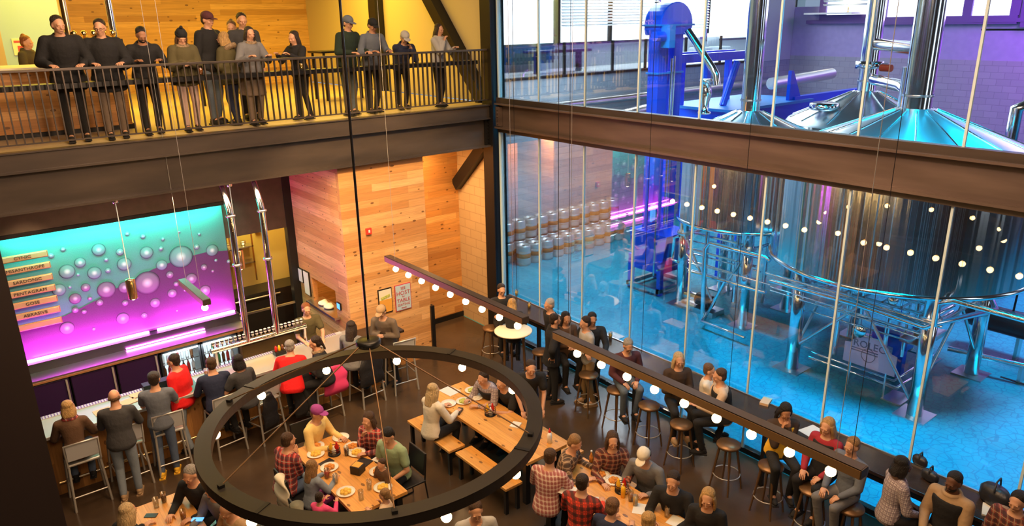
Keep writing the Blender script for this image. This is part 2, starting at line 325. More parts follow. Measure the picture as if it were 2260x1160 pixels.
# wood clad box under the balcony
wb=MB(); wb.bb((-3.5,.05,0),(-1.72,.15,4.7)); struct('wall_host',wb,'cedar_x')
wb=MB(); wb.bb((-3.5,.15,0),(-3.4,.62,4.7)); wb.bb((-3.5,1.68,0),(-3.4,2.6,4.7)); wb.bb((-3.5,.62,1.70),(-3.4,1.68,4.7)); wb.bb((-3.5,.62,0),(-3.4,1.68,1.18)); struct('wall_kitchen_pass',wb,'cedar_y')
struct('trim_1',MB().bb((-3.62,.50,1.14),(-3.25,1.80,1.19)),'steel_brushed')
struct('wall_kitchen_inner',MB().bb((-2.3,.2,0),(-2.2,4.0,4.7)),'cedar_y')
struct('wall_kitchen_partition',MB().bb((-3.4,2.5,0),(-2.3,2.6,4.7)),'cedar_x')
struct('wall_kitchen_west',MB().bb((-6.1,2.5,0),(-6.0,4.0,4.7)),'kitchen_yellow')
struct('trim_2',MB().bb((-1.74,.0,0),(-1.66,.12,1.1)),'steel_black')
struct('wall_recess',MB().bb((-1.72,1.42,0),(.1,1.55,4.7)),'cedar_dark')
struct('baseboard_recess',MB().bb((-1.72,1.39,0),(.1,1.42,.12)),'steel_black')
struct('wall_pilaster',MB().bb((.02,.12,0),(.30,1.42,4.7)),'cmu_tan')
struct('wall_bar_back',MB().bb((-8.8,2.32,0),(-4.88,2.5,4.7)),'dark_brown_wall')
struct('wall_bulkhead',MB().bb((-9.2,1.72,3.50),(-4.9,2.32,4.7)),'dark_brown_wall')
struct('wall_bulkhead_kitchen',MB().bb((-4.9,2.3,2.66),(-3.5,2.4,4.7)),'dark_brown_wall')
struct('trim_3',MB().bb((-9.2,1.66,3.47),(-4.86,1.74,3.53)),'steel_black')
struct('wall_kitchen_back',MB().bb((-6.1,4.0,0),(-2.2,4.15,4.7)),'kitchen_yellow')
struct('trim_4',MB().bb((-3.66,2.28,0),(-3.5,2.44,4.7)),'steel_black')
struct('wall_bar_partition',MB().bb((-9.5,-1.35,0),(-8.68,.45,4.18)),'column_black')
struct('wall_bar_end',MB().bb((-8.82,.45,0),(-8.66,2.3,4.7)),'column_black')
# corner column: wide flange
c=MB(); c.bb((-.16,-.02,0),(.14,.02,10)); c.bb((-.18,-.16,0),(-.155,.16,10)); c.bb((.13,-.16,0),(.155,.16,10)); struct('column_corner',c,'steel_black')
# balcony beam
b=MB(); b.bb((-9.6,.02,4.20),(-.17,.05,4.76)); b.bb((-9.6,-.10,4.185),(-.17,.16,4.215)); b.bb((-9.6,-.10,4.735),(-.17,.16,4.765)); struct('trim_5',b,'steel_beam')
b=MB(); b.bb((-9.6,-.07,4.765),(-.17,-.02,5.0)); b.bb((-9.6,-.10,5.0),(-.17,.06,5.02)); struct('trim_6',b,'steel_beam')
b=MB(); b.bb((-.26,-.03,4.2),(-.17,.03,4.76)); 
for k in range(7): b.tube([(-.20,-.035,4.27+k*.07),(-.20,-.055,4.27+k*.07)],.013,6)
struct('trim_7',b,'steel_black')
# glass wall beam (runs along y)
b=MB(); b.bb((-.02,-17,4.58),(.02,-.16,5.03)); b.bb((-.13,-17,4.555),(.13,-.16,4.59)); b.bb((-.13,-17,5.02),(.13,-.16,5.05)); struct('trim_8',b,'steel_beam_warm')
b=MB(); b.bb((-.07,-17,5.05),(.06,-.16,5.155)); b.bb((-.05,-17,4.475),(.05,-.16,4.555)); struct('trim_9',b,'steel_beam')
b=MB(); b.bb((-.10,-.30,4.60),(-.03,-.17,4.98))
for k in range(5): b.tube([(-.10,-.235,4.65+k*.07),(-.125,-.235,4.65+k*.07)],.014,6)
struct('trim_10',b,'steel_beam_warm')
struct('trim_11',MB().bb((.02,-17,0),(.10,-.16,.10)),'steel_black')
# glazing
ys=[-.17]+[-1.37-1.222*k for k in range(13)]
for lvl,(z0,z1) in enumerate(((.10,4.475),(5.155,10.0))):
    g=MB(); g.bb((0,-17,z0),(.012,-.17,z1)); w_=struct('window_%d'%(lvl+1),g,'window_glass')
    m_=MB()
    for y in ys[1:12]: m_.bb((-.010,y-.014,z0),(.022,y+.014,z1))
    m_.bb((-.03,-.20,z0),(.05,-.165,z1)); o=m_.build('window_mullions','white_mullion',w_); 
# lateral braces at the corner
def beam(name,a,b,wd,m='steel_black'):
    a=Vector(a);b=Vector(b); o=MB(); d=b-a; L=d.length; M=Matrix.Translation((a+b)/2)@d.to_track_quat('Z','Y').to_matrix().to_4x4()
    o.box((0,0,0),(wd,wd*1.1,L),M=M); return struct(name,o,m)
beam('trim_12',(-.02,.30,4.15),(-.02,1.38,3.15),.22)
beam('trim_13',(.08,.45,5.05),(.08,2.75,7.6),.24)
beam('trim_14',(.12,4.7,5.0),(.12,4.7,10),.30)
struct('wall_east_balcony',MB().bb((.20,.16,5.0),(.32,12.5,10)),'plaster_beige')
struct('wall_balcony_wood',MB().bb((-6.2,8.9,5.0),(.85-.02,9.0,10)),'cedar_balcony')
struct('wall_balcony_side',MB().bb((-6.3,7.0,5.0),(-6.2,9.0,10)),'plaster_beige')
struct('wall_balcony_left',MB().bb((-9.6,5.0,5.0),(-7.57,5.12,10)),'plaster_beige')
d=struct('door_1',MB().bb((-7.55,6.4,5.0),(-6.35,6.5,8.6)),'door_blue_grey')
o=MB().bb((-7.05,6.33,5.98),(-6.88,6.40,6.06)).build('door_pull','aluminium',d)
for z0,z1,nm in ((5.5,6.04,'sign_plate'),):
    MB().bb((-7.28,6.375,6.10),(-6.98,6.40,6.42)).build(nm,'paper',d); MB().bb((-7.25,6.368,6.34),(-7.01,6.376,6.38)).build('sign_heading','ink_red',d); MB().bb((-7.20,6.368,6.17),(-7.06,6.376,6.28)).build('sign_mark','ink_red',d)
# balcony bar on the left
t=thing('balcony_bar','wooden bar counter with pale top on the left end of the balcony','bar counter',(-8.3,2.0,5.0))
MB().bb((-9.5,1.55,5.08),(-6.35,2.4,5.99)).build('front_panel','cedar_dark',t); MB().bb((-9.5,1.35,5.99),(-7.2,2.6,6.05)).build('counter_top','poster_cream',t); MB().bb((-9.5,1.62,5.0),(-6.3,2.4,5.08)).build('kick_base','steel_black',t)
# balcony railing
t=thing('balcony_railing','dark steel railing with flat balusters along the balcony edge','railing',(-4.8,0,5.02))
MB().bb((-9.6,-.05,6.05),(-.16,.03,6.085)).build('top_rail','steel_beam',t,bevel=.004)
MB().bb((-9.6,-.03,5.10),(-.16,.01,5.12)).build('bottom_rail','steel_beam',t)
MB().bb((-9.6,.10,5.80),(-.3,.42,5.87)).build('drink_ledge','steel_black',t)
bal=MB().bb((-.008,-.022,0),(.008,.022,.93)).build('baluster','steel_beam',t,world=False)
xs=[-9.45+.1*k for k in range(93)]
for i,x in enumerate(xs):
    o=bal if i==0 else bal.copy()
    if i: COL.objects.link(o); o.parent=t
    o.location=(x+4.8,-.01,.10)
# chrome ventilation columns / taps by the balcony bar
t=thing('beer_pipe_tower','pair of tall chrome pipes rising behind the man in the black coat','pipe',(-6.6,2.0,6.05))
MB().tube([(-6.95,2.0,6.05),(-6.95,2.0,8.6)],.055,14).build('pipe','brass',t); MB().tube([(-6.30,2.0,6.05),(-6.30,2.0,8.6)],.055,14).build('pipe','steel_chrome',t)
MB().bb((-7.05,1.93,6.30),(-6.2,2.07,6.42)).build('tap_rail','steel_chrome',t)
for k in range(5): MB().lathe([(.03,0),(.03,.05),(.045,.06),(.045,.12),(.02,.14)],(-6.9+.14*k,1.9,6.42),10).build('tap_handle','brass',t)
# tables and stools seen behind the people on the balcony
def mez_table(x,y,label):
    t=thing('high_table',label,'table',(x,y,5.0))
    MB().bb((x-.5,y-.35,6.0),(x+.5,y+.35,6.04)).build('table_top','steel_black',t)
    for sx in(-.42,.42):
        for sy in(-.28,.28): MB().bb((x+sx-.02,y+sy-.02,5.0),(x+sx+.02,y+sy+.02,6.0)).build('leg','steel_black',t)
mez_table(-1.6,3.6,'black high table on the balcony in front of the wood wall'); mez_table(-3.9,4.6,'black high table far back on the balcony behind the woman in grey')
o=MB().bb((-3.62,8.84,7.34),(-3.50,8.9,7.46)).build('fire_alarm','red_box'); tag(o,'small red fire alarm high on the balcony wood wall','fire alarm')
# ================================================================ BREWERY SHELL
struct('wall_brewery_north',MB().bb((.3,4.2,0),(17.6,4.4,5.02)),'cmu_grey')
struct('trim_15',MB().bb((.3,4.15,5.02),(15.2,4.42,5.09)),'steel_black')
struct('floor_upper_room',MB().bb((.3,4.42,4.9),(24,7.5,5.0)),'snow')
struct('wall_brewery_panel',MB().bb((15.2,4.2,5.02),(17.6,4.4,10)),'plaster_grey')
struct('wall_brewery_east',MB().bb((17.6,-17,0),(17.8,4.4,5.15)),'cmu_grey_side')
struct('wall_brewery_east_upper',MB().bb((17.62,-17,5.15),(17.8,4.4,6.9)),'purple_panel')
struct('wall_upper_room_back',MB().bb((.35,7.5,5.0),(24,7.7,5.8)),'plaster_grey')
struct('wall_upper_room_top',MB().bb((.35,7.56,5.8),(24,7.7,10)),'plaster_grey')
g=MB(); g.bb((.35,4.30,5.09),(15.2,4.31,5.95)); w_=struct('window_3',g,'window_glass')
m_=MB()
for x in (2.2,3.3,4.88,5.9,7.9,9.4,11.4,13.3,15.1): m_.bb((x-.025,4.26,5.09),(x+.025,4.34,5.98))
m_.build('window_posts','steel_black',w_)
# upper room far facade: daylight windows with frames and blinds
def facade(name,x0,x1,y,z0,z1,blind,dark='steel_black',n=1):
    w_=struct(name,MB().bb((x0,y,z0),(x1,y+.05,z1)),'daylight_pane'); f=MB()
    for k in range(n+1): xx=x0+(x1-x0)*k/n; f.bb((xx-.06,y-.12,z0),(xx+.06,y,z1))
    f.bb((x0,y-.1,z0-.08),(x1,y,z0)); f.build('window_frame',dark,w_)
    if blind:
        s=MB(); z=z1
        while z>z0+blind: s.box(((x0+x1)/2,y-.2,z),((x1-x0)-.1,.09,.012),rx=R(35)); z-=.10
        s.build('window_blind','blind_slat',w_)
fx=[q[0] for q in ((6.230,7.500,6.675),(8.409,7.500,6.651),(10.936,7.500,6.623),(13.527,7.500,6.594),(16.558,7.500,6.561),(22.982,7.500,6.489))]
facade('window_4',fx[0]-1,fx[1],7.5,5.85,9.5,0)
facade('window_5',fx[1]+.1,fx[3],7.5,5.85,9.5,.5,n=2)
facade('window_6',fx[3]+.1,fx[4],7.5,5.85,9.5,.3,'purple_frame',n=1)
facade('window_7',fx[4]+.1,fx[5],7.5,5.75,9.5,0,n=2)
o=tag(MB().box((fx[0]+.8,7.2,5.55),(1.9,.3,.62)).build('hedge','evergreen'),'dark evergreen hedge outside the upper room window','hedge',kind='stuff')
def facade_x(name,y0,y1,x,z0,z1,blind,n=2):
    w_=struct(name,MB().bb((x-.05,y0,z0),(x,y1,z1)),'daylight_pane'); f=MB()
    for k in range(n+1): yy=y0+(y1-y0)*k/n; f.bb((x-.14,yy-.13,z0),(x-.05,yy+.13,z1))
    f.bb((x-.14,y0-.1,z0-.25),(x-.05,y1+.1,z0)); f.build('window_frame','purple_frame',w_)
    if blind:
        s=MB(); z=z1
        while z>z0+blind: s.box((x-.2,(y0+y1)/2,z),(.09,(y1-y0)-.1,.02),ry=R(35)); z-=.13
        s.build('window_blind','blind_slat',w_)
for k,(x0,x1) in enumerate(((3.0,5.0),(10.5,13.0))):  # unseen glowing panes added on the south wall for bright tank reflections
    w_=struct('window_%d'%(20+k),MB().bb((x0,-16.98,2.5),(x1,-16.9,9)),'daylight_pane'); f=MB()
    for t_ in (x0,(x0+x1)/2,x1): f.bb((t_-.08,-16.9,2.4),(t_+.08,-16.8,9))
    f.build('window_frame','steel_black',w_)
facade_x('window_8',1.0,3.0,17.6,6.6,9.8,.3,1)
facade_x('window_9',-3.2,.8,17.6,6.5,9.8,.7,3)
facade_x('window_10',-7.2,-3.5,17.6,6.4,9.8,.5,2)
facade_x('window_11',-13.5,-7.4,17.6,6.4,9.8,0,3)
struct('trim_16',MB().bb((17.45,-17,6.3),(17.62,3.6,6.42)),'purple_frame')
# bench table and chairs in the upper room
t=thing('long_table','teal grey trestle table in the bright upper room behind the glass','table',(7.2,6.0,5.0))
MB().bb((6.0,5.7,5.62),(8.4,6.3,5.7)).build('table_top','steel_black',t)
for x in (6.3,8.1): MB().bb((x-.05,5.9,5.0),(x+.05,6.1,5.62)).build('leg','steel_black',t)
for i,(x,lb) in enumerate(((14.6,'rounded grey armchair by the upper room window, nearer the blue elevator'),(15.8,'rounded grey armchair by the upper room window, nearer the steel flue'))):
    t=thing('armchair',lb,'chair',(x,6.2,5.0),group='armchairs in the upper room')
    MB().box((x,6.2,5.4),(.7,.7,.25)).build('seat','plaster_grey',t,bevel=.05); MB().loft([(Vector((x,6.45,5.4)),.38,.12,Vector((1,0,0)),Vector((0,1,0))),(Vector((x,6.5,6.0)),.34,.10,Vector((1,0,0)),Vector((0,1,0)))]).build('backrest','plaster_grey',t)
    for sx in(-.28,.28): MB().bb((x+sx-.02,6.0,5.0),(x+sx+.02,6.04,5.3)).build('leg','steel_black',t)
t=thing('table_lamp','small lamp with a pale shade glowing on a wall shelf','lamp',(17.2,1.9,6.75)); MB().bb((16.9,1.6,6.62),(17.6,3.4,6.68)).build('shelf','white',t); MB().lathe([(.05,0),(.02,.05),(.02,.4)],(17.2,1.9,6.68),10).build('lamp_base','brass',t); MB().lathe([(.18,.35),(.12,.62)],(17.2,1.9,6.68),14).build('lamp_shade','bulb_glow_small',t)

# ================================================================ BAR
t=thing('bar_counter','long bar counter with pale steel top and wood front','bar counter',(-5.9,-.2,0))
MB().bb((-8.64,-.40,0),(-2.75,.10,1.0)).build('front_panel','bar_front_wood',t); MB().bb((-8.64,-.57,1.0),(-3.55,.16,1.05)).build('counter_top','aluminium',t,bevel=.006)
MB().bb((-3.55,-.57,1.0),(-2.72,.02,1.05)).build('counter_end','dark_wood_counter',t,bevel=.006)
MB().bb((-7.25,-.50,1.05),(-6.45,.02,1.053)).build('inlay','paint_teal_top',t)
g=MB(); g.bb((-8.64,.05,1.05),(-3.7,.15,1.062)); g.build('drip_rail','aluminium_panel',t)
s=MB()
for k in range(120): s.bb((-8.6+k*.04,.055,1.062),(-8.585+k*.04,.145,1.066))
s.build('drip_grille','purple_frame',t)
MB().tube([(-8.6,-.50,.25),(-2.9,-.50,.25)],.022,10).build('foot_rail','brass',t)
# back bar
t=thing('back_bar_shelf','long steel back bar shelf glowing magenta under the mural','shelf',(-6.8,1.95,0))
MB().bb((-8.64,1.72,.96),(-4.9,2.30,1.0)).build('shelf_top','steel_brushed',t); MB().bb((-8.64,2.10,1.0),(-4.9,2.30,1.16)).build('riser','black_plastic',t); MB().bb((-8.64,1.715,.93),(-4.9,1.735,.965)).build('edge_trim','copper_trim',t)
MB().bb((-8.6,2.20,1.165),(-6.55,2.25,1.20)).build('light_strip','led_magenta',t); MB().bb((-6.4,2.20,1.165),(-4.95,2.25,1.20)).build('light_strip','led_magenta',t); MB().bb((-7.0,2.06,1.02),(-5.6,2.09,1.035)).build('light_strip','led_magenta',t)
area('mural_magenta_left',(-7.6,2.10,1.22),2.0,34,(1,.05,.85),(-7.6,2.27,1.9),sy=.04); area('mural_magenta_right',(-5.7,2.10,1.22),1.4,22,(1,.05,.85),(-5.7,2.27,1.9),sy=.04)
area('mural_edge_glow',(-6.7,2.262,1.21),3.4,7,(1,.25,.9),(-6.7,2.285,1.6),sy=.02)
area('shelf_magenta',(-6.6,2.0,1.4),2.8,16,(1,.1,.85),(-6.6,1.6,.9),sy=.1)
# mural
PW=2.29
t=thing('mural','wall mural of printed bubbles, teal sky over a purple hill, above the back bar','mural',(-6.7,2.3,1.17))
MB().bb((-8.62,PW,1.17),(-4.9,2.32,3.40)).build('sky_panel','mural_teal',t)
hill=[(-8.62,1.17),(-4.9,1.17),(-4.9,2.42),(-5.3,2.47),(-5.8,2.44),(-6.3,2.34),(-6.8,2.18),(-7.3,1.98),(-7.8,1.83),(-8.62,1.70)]
MB().prism(hill,PW-.006,PW+.001).build('hill_shape','mural_purple',t)
MB().bb((-8.6,2.16,3.42),(-8.05,2.22,3.46)).build('light_strip','led_teal',t); MB().bb((-7.6,2.16,3.42),(-5.75,2.22,3.46)).build('light_strip','led_teal',t); MB().bb((-5.5,2.16,3.42),(-4.95,2.22,3.46)).build('light_strip','led_teal',t)
area('mural_teal_light',(-6.7,2.12,3.44),3.4,44,(.05,1,.75),(-6.7,2.27,2.6),sy=.05)
bub=[(-7.092, 2.893, 0.111, 1), (-7.412, 2.724, 0.09, 1), (-7.633, 2.608, 0.126, 1), (-7.229, 2.491, 0.114, 1), (-6.768, 2.785, 0.066, 1), (-6.736, 2.548, 0.121, 1), (-6.338, 2.681, 0.115, 1), (-6.351, 2.994, 0.045, 1), (-6.025, 2.879, 0.033, 1), (-6.085, 2.706, 0.043, 1), (-5.764, 2.479, 0.214, 1), (-5.46, 2.61, 0.055, 1), (-5.187, 2.485, 0.117, 1), (-6.121, 2.393, 0.101, 1), (-7.011, 2.489, 0.051, 1), (-7.008, 2.691, 0.039, 1), (-7.624, 3.011, 0.042, 1), (-7.817, 2.937, 0.048, 1), (-7.808, 2.312, 0.108, 1), (-7.408, 2.261, 0.075, 0), (-7.599, 2.1, 0.097, 0), (-7.096, 2.143, 0.152, 0), (-6.416, 2.109, 0.22, 0), (-6.01, 2.175, 0.068, 0), (-5.644, 2.009, 0.108, 0), (-5.384, 2.182, 0.062, 0), (-5.929, 1.972, 0.049, 0), (-6.026, 1.807, 0.087, 0), (-5.43, 1.715, 0.109, 0), (-6.347, 1.695, 0.093, 0), (-6.841, 1.822, 0.055, 0), (-7.24, 1.933, 0.061, 0), (-7.635, 1.894, 0.055, 0), (-7.507, 1.83, 0.043, 0), (-6.925, 1.538, 0.111, 0), (-6.567, 1.5, 0.056, 0), (-7.815, 1.597, 0.116, 0), (-7.415, 1.47, 0.031, 0), (-6.598, 3.092, 0.042, 1), (-5.379, 2.849, 0.031, 1), (-5.724, 2.959, 0.021, 1), (-6.8, 2.114, 0.106, 0), (-7.379, 2.05, 0.036, 0), (-7.483, 2.519, 0.03, 1), (-7.643, 2.326, 0.03, 1), (-5.146, 2.272, 0.031, 1), (-5.236, 2.073, 0.031, 0), (-4.912, 2.2, 0.037, 1), (-5.796, 1.811, 0.025, 0), (-5.994, 1.446, 0.022, 0)]
for x,z,r,k in bub:
    o=MB(); o.lathe([(1.0,0),(.96,.05),(.01,.12)],(0,0,0),22,M=Matrix.Rotation(R(90),4,'X'))
    q=o.build('bubble','bubble_teal' if k else 'bubble_purple',t,world=False); q.location=(x+6.7,PW-.008-2.3,z-1.17); q.scale=(r,.03,r)
# tap list boards
names=['CYNIC','MISANTHROPE','SARDONIC','PENTAGRAM','GOSE','ABRASIVE','']
desc=['topmost','second from the top','third from the top','fourth from the top','fifth from the top','sixth from the top','blank, lowest']
cs=[(-8.229, 3.011), (-8.225, 2.811), (-8.232, 2.603), (-8.227, 2.404), (-8.233, 2.205), (-8.226, 2.009), (-8.237, 1.808)]
for i,(n,(x,z)) in enumerate(zip(names,cs)):
    t=thing('menu_board','tan lettered menu board in front of the mural, %s of the column'%desc[i],'sign',(x,2.2,z),group='menu boards at the left end of the mural')
    MB().bb((x-.37,2.185,z-.058),(x+.37,2.21,z+.058)).build('rim','copper_trim',t,bevel=.01); MB().bb((x-.35,2.178,z-.044),(x+.35,2.19,z+.044)).build('board_face','board_tan',t,bevel=.008)
    if n: text(n,'lettering','ink_black',(x,2.175,z),(R(90),0,0),.075,t,sx=1.1)
# coolers under the back bar
def cooler(x0,x1,lit,label):
    t=thing('back_bar_cooler',label,'cooler',((x0+x1)/2,2.0,0),group='coolers under the back bar')
    if lit:
        MB().bb((x0,2.2,0.06),(x1,2.3,.92)).build('cabinet','cooler_glow',t)
        m_=MB(); m_.bb((x0,1.76,.06),(x0+.03,2.2,.92)); m_.bb((x1-.03,1.76,.06),(x1,2.2,.92)); m_.bb((x0,1.76,.02),(x1,2.2,.06)); m_.build('cabinet_sides','black_plastic',t)
        for z in (.10,.36,.62): MB().bb((x0+.03,1.80,z),(x1-.03,2.18,z+.012)).build('cooler_shelf','steel_chrome',t)
        f=MB(); f.bb((x0,1.735,.04),(x0+.035,1.76,.92)); f.bb((x1-.035,1.735,.04),(x1,1.76,.92)); f.bb((x0,1.735,.88),(x1,1.76,.92)); f.bb((x0,1.735,.04),(x1,1.76,.09)); d_=f.build('door','black_plastic',t)
        MB().bb((x0+.035,1.745,.09),(x1-.035,1.752,.88)).build('door_glass','clear_glass',d_)
        cols=['bottle_white','bottle_green','bottle_brown','bottle_red','bottle_white']
        for zi,z in enumerate((.112,.372,.632)):
            n=int((x1-x0-.1)/.085)
            for k in range(n):
                BOT.append((x0+.08+k*.085,1.9,z,cols[(k+zi*2+int(k/3))%5]))
    else:
        MB().bb((x0,1.78,.04),(x1,2.3,.92)).build('cabinet','black_plastic',t); d_=MB().bb((x0+.01,1.75,.06),(x1-.01,1.78,.90)).build('door','dark_purple_panel',t,bevel=.004)
        MB().bb((x1-.06,1.715,.42),(x1-.03,1.75,.88)).build('handle','aluminium',d_)
BOT=[]
for i,(a,b_,l,lb) in enumerate(((-8.64,-8.0,0,'dark closed cooler door nearest the black wall end'),(-7.98,-7.28,0,'dark closed cooler door, second from the black wall end'),(-7.26,-6.56,0,'dark closed cooler door behind the bald man at the bar'),(-6.54,-5.82,1,'lit glass cooler of bottles behind the man in red'),(-5.80,-5.1,1,'lit glass cooler of bottles behind the seated man in dark blue'))): cooler(a,b_,l,lb)
protos={}
for x,y,z,c in BOT:
    pr=[(.028,0),(.03,.02),(.03,.12),(.012,.17),(.012,.21),(.014,.215)]
    if c not in protos:
        o=MB().lathe(pr,(0,0,0),8).build('bottle',c); protos[c]=o
        tag(o,{'bottle_white':'pale','bottle_green':'green','bottle_brown':'brown','bottle_red':'red'}[c]+' bottle standing on a shelf in a lit back bar cooler','bottle','bottles in the lit coolers')
        o.location=(x,y,z)
    else:
        o=protos[c].copy(); COL.objects.link(o); o.location=(x,y,z)
area('cooler_light',(-5.8,1.62,.8),1.2,5,(.75,.9,1),(-5.8,2.2,.45),sy=.05)
# tap tower: two vertical pipes and a horizontal rail
t=thing('beer_tap_tower','steel pipe tap tower hanging down from the balcony beam onto the bar','tap tower',(-5.2,.15,1.05))
RZ=1.36
for x in (-5.42,-4.89):
    p=MB(); p.tube([(x,.15,RZ),(x,.15,3.60)],.052,16); p.build('pipe','steel_chrome',t)
    p=MB(); p.tube([(x,.15,3.60),(x-.0,.17,3.72),(x-.02,.50,4.35)],.052,16); p.build('upper_pipe','steel_chrome',t)
    for z in (3.60,2.75): MB().lathe([(.075,0),(.08,.01),(.08,.025),(.075,.035)],(x,.15,z),18).build('clamp_ring','steel_brushed',t)
MB().tube([(-6.05,.15,RZ),(-4.35,.15,RZ)],.050,16).build('tap_rail','steel_chrome',t)
MB().tube([(-4.38,.15,RZ),(-4.38,.15,1.06)],.03,12).build('rail_leg','steel_chrome',t); MB().tube([(-5.98,.15,RZ),(-5.98,.15,1.06)],.03,12).build('rail_leg','steel_chrome',t)
h0=None
for k in range(22):
    x=-6.0+k*.075
    if min(abs(x+5.42),abs(x+4.89))<.05: continue
    if h0 is None: h0=MB().lathe([(.012,0),(.014,.035),(.026,.04),(.026,.06),(.018,.065),(.028,.07),(.028,.10),(.02,.105)],(0,0,0),10).build('tap_handle','white',t,world=False); o=h0
    else: o=h0.copy(); COL.objects.link(o); o.parent=t
    o.location=(x+5.2,-.0,RZ+.05-1.05)
    b_=MB().lathe([(.029,0),(.029,.022)],(x,.15,RZ+.05+.075),10).build('tap_handle_band','ink_black',t)
t=thing('bottle_caddy','small caddy of sauce bottles and fruit on the steel bar top','caddy',(-4.95,-.05,1.05))
MB().bb((-5.06,-.12,1.05),(-4.86,.02,1.12)).build('tray','steel_black',t)
for k,c in enumerate(('ketchup','mustard','bottle_brown')): MB().lathe([(.025,0),(.025,.12),(.01,.16)],(-5.02+k*.06,-.05,1.06),8).build('sauce_bottle',c,t)
# brass pendants
def pendant(x,y,z,label):
    t=thing('pendant_lamp',label,'lamp',(x,y,z),group='brass cylinder pendants over the bar')
    MB().lathe([(.075,0),(.078,.01),(.078,.33),(.07,.35),(.01,.35)],(x,y,z),22,closed=False).build('shade','brass',t); MB().tube([(x,y,z+.35),(x,y,4.70)],.008,6).build('cord','white_mullion',t)
    MB().lathe([(.05,0),(.05,.06),(.02,.09)],(x,y,3.93),14).build('canopy','steel_chrome',t); MB().ell((x,y,z+.02),(.045,.045,.05)).build('bulb','bulb_glow_small',t)
pendant(-6.92,1.0,2.30,'brass cylinder pendant in front of the mural'); pendant(-5.1,1.0,2.42,'brass cylinder pendant between the two tap tower pipes')
# kitchen behind
t=thing('kitchen_shelf','metal kitchen shelf of cups and pans against the yellow back wall','shelf',(-4.3,3.8,1.5))
for z in (1.62,1.98): MB().bb((-4.9,3.72,z),(-3.9,3.98,z+.025)).build('shelf_board','steel_brushed',t)
for x in (-4.88,-4.4,-3.92): MB().bb((x-.015,3.72,1.2),(x+.015,3.75,2.35)).build('shelf_post','brass',t)
for k in range(5): tag(MB().lathe([(.04,0),(.07,.09),(.07,.10)],(-4.8+k*.18,3.85,2.006),12).build('steel_pan','steel_brushed'),'steel pan on the upper kitchen shelf','pan','pans on the kitchen shelf')
t=thing('kitchen_range','dark kitchen cooking range with a steel rail below the yellow wall','range',(-4.0,3.3,0))
MB().bb((-5.4,3.1,0),(-2.6,3.68,1.12)).build('range_body','steel_black',t); MB().tube([(-5.3,3.0,1.05),(-3.7,3.0,1.05)],.02,8).build('rail','steel_brushed',t); MB().bb((-4.6,3.08,.62),(-4.5,3.1,.76)).build('switch_plate','white',t)
struct('trim_17',MB().bb((-4.86,2.30,1.0),(-3.66,2.34,1.04)),'steel_brushed')
o=tag(MB().bb((-3.75,3.93,2.22),(-3.63,4.0,2.34)).build('fire_alarm','red_box'),'small red fire alarm on the yellow kitchen wall','fire alarm')
# things on the wood walls
t=thing('fire_alarm','red fire alarm with white lens on the front of the wood wall','fire alarm',(-3.0,.04,2.92)); MB().bb((-3.05,0.0,2.86),(-2.94,.05,2.98)).build('housing','red_box',t,bevel=.006); MB().bb((-3.01,-.012,2.90),(-2.98,0,2.95)).build('lens','white',t)
t=thing('food_poster','framed food poster in orange and cream on the wood wall','poster',(-2.72,.04,1.47)); MB().bb((-2.90,.025,1.22),(-2.60,.05,1.72)).build('frame','steel_black',t); MB().bb((-2.885,.02,1.24),(-2.615,.03,1.70)).build('print','poster_cream',t); MB().bb((-2.885,.017,1.24),(-2.615,.022,1.50)).build('print_food','poster_orange',t); MB().box((-2.75,.016,1.55),(.2,.004,.06),ry=-.2).build('print_dish','food_green',t)
t=thing('seating_sign','pale blue seating notice with red lettering on the wood wall','sign',(-2.36,.04,1.45)); MB().bb((-2.53,.03,1.18),(-2.17,.05,1.72)).build('sign_border','ink_red',t); MB().bb((-2.515,.025,1.195),(-2.185,.035,1.705)).build('sign_face','sign_blue',t)
for tx,z,s_ in (('SEE',1.64,.075),('HOST',1.54,.12),('for',1.465,.05),('TABLE',1.39,.105),('SEATING',1.30,.07),('thanks',1.235,.045)): text(tx,'lettering','ink_red',(-2.35,.022,z),(R(90),0,0),s_,t,depth=.002)
for y,z,h,wd,lb in ((2.18,1.62,.30,.20,'small framed notice on the wood side wall nearer the kitchen'),(1.90,1.52,.52,.26,'tall framed menu on the wood side wall beside the pass window')):
    t=thing('framed_menu',lb,'frame',(-3.51,y,z)); MB().bb((-3.53,y-wd/2,z-h/2),(-3.50,y+wd/2,z+h/2)).build('frame','steel_black',t); MB().bb((-3.535,y-wd/2+.015,z-h/2+.015),(-3.528,y+wd/2-.015,z+h/2-.015)).build('menu_sheet','paper',t)
t=thing('order_screen','small blue lit order screen on the wood wall edge','screen',(-3.51,.48,1.42)); MB().bb((-3.53,.40,1.36),(-3.50,.55,1.50)).build('casing','steel_black',t); MB().bb((-3.534,.415,1.375),(-3.529,.535,1.485)).build('display','screen_blue',t)
for y,lb in ((1.35,'white crumpled cloth at the far end of the pass shelf'),(1.1,'white crumpled cloth in the middle of the pass shelf')):
    o=MB(); o.ell((0,0,.03),(.10,.13,.045)); o.ell((.05,.06,.04),(.06,.05,.04)); q=o.build('folded_cloth','napkin'); q.location=(-3.45,y,1.19); tag(q,lb,'cloth')
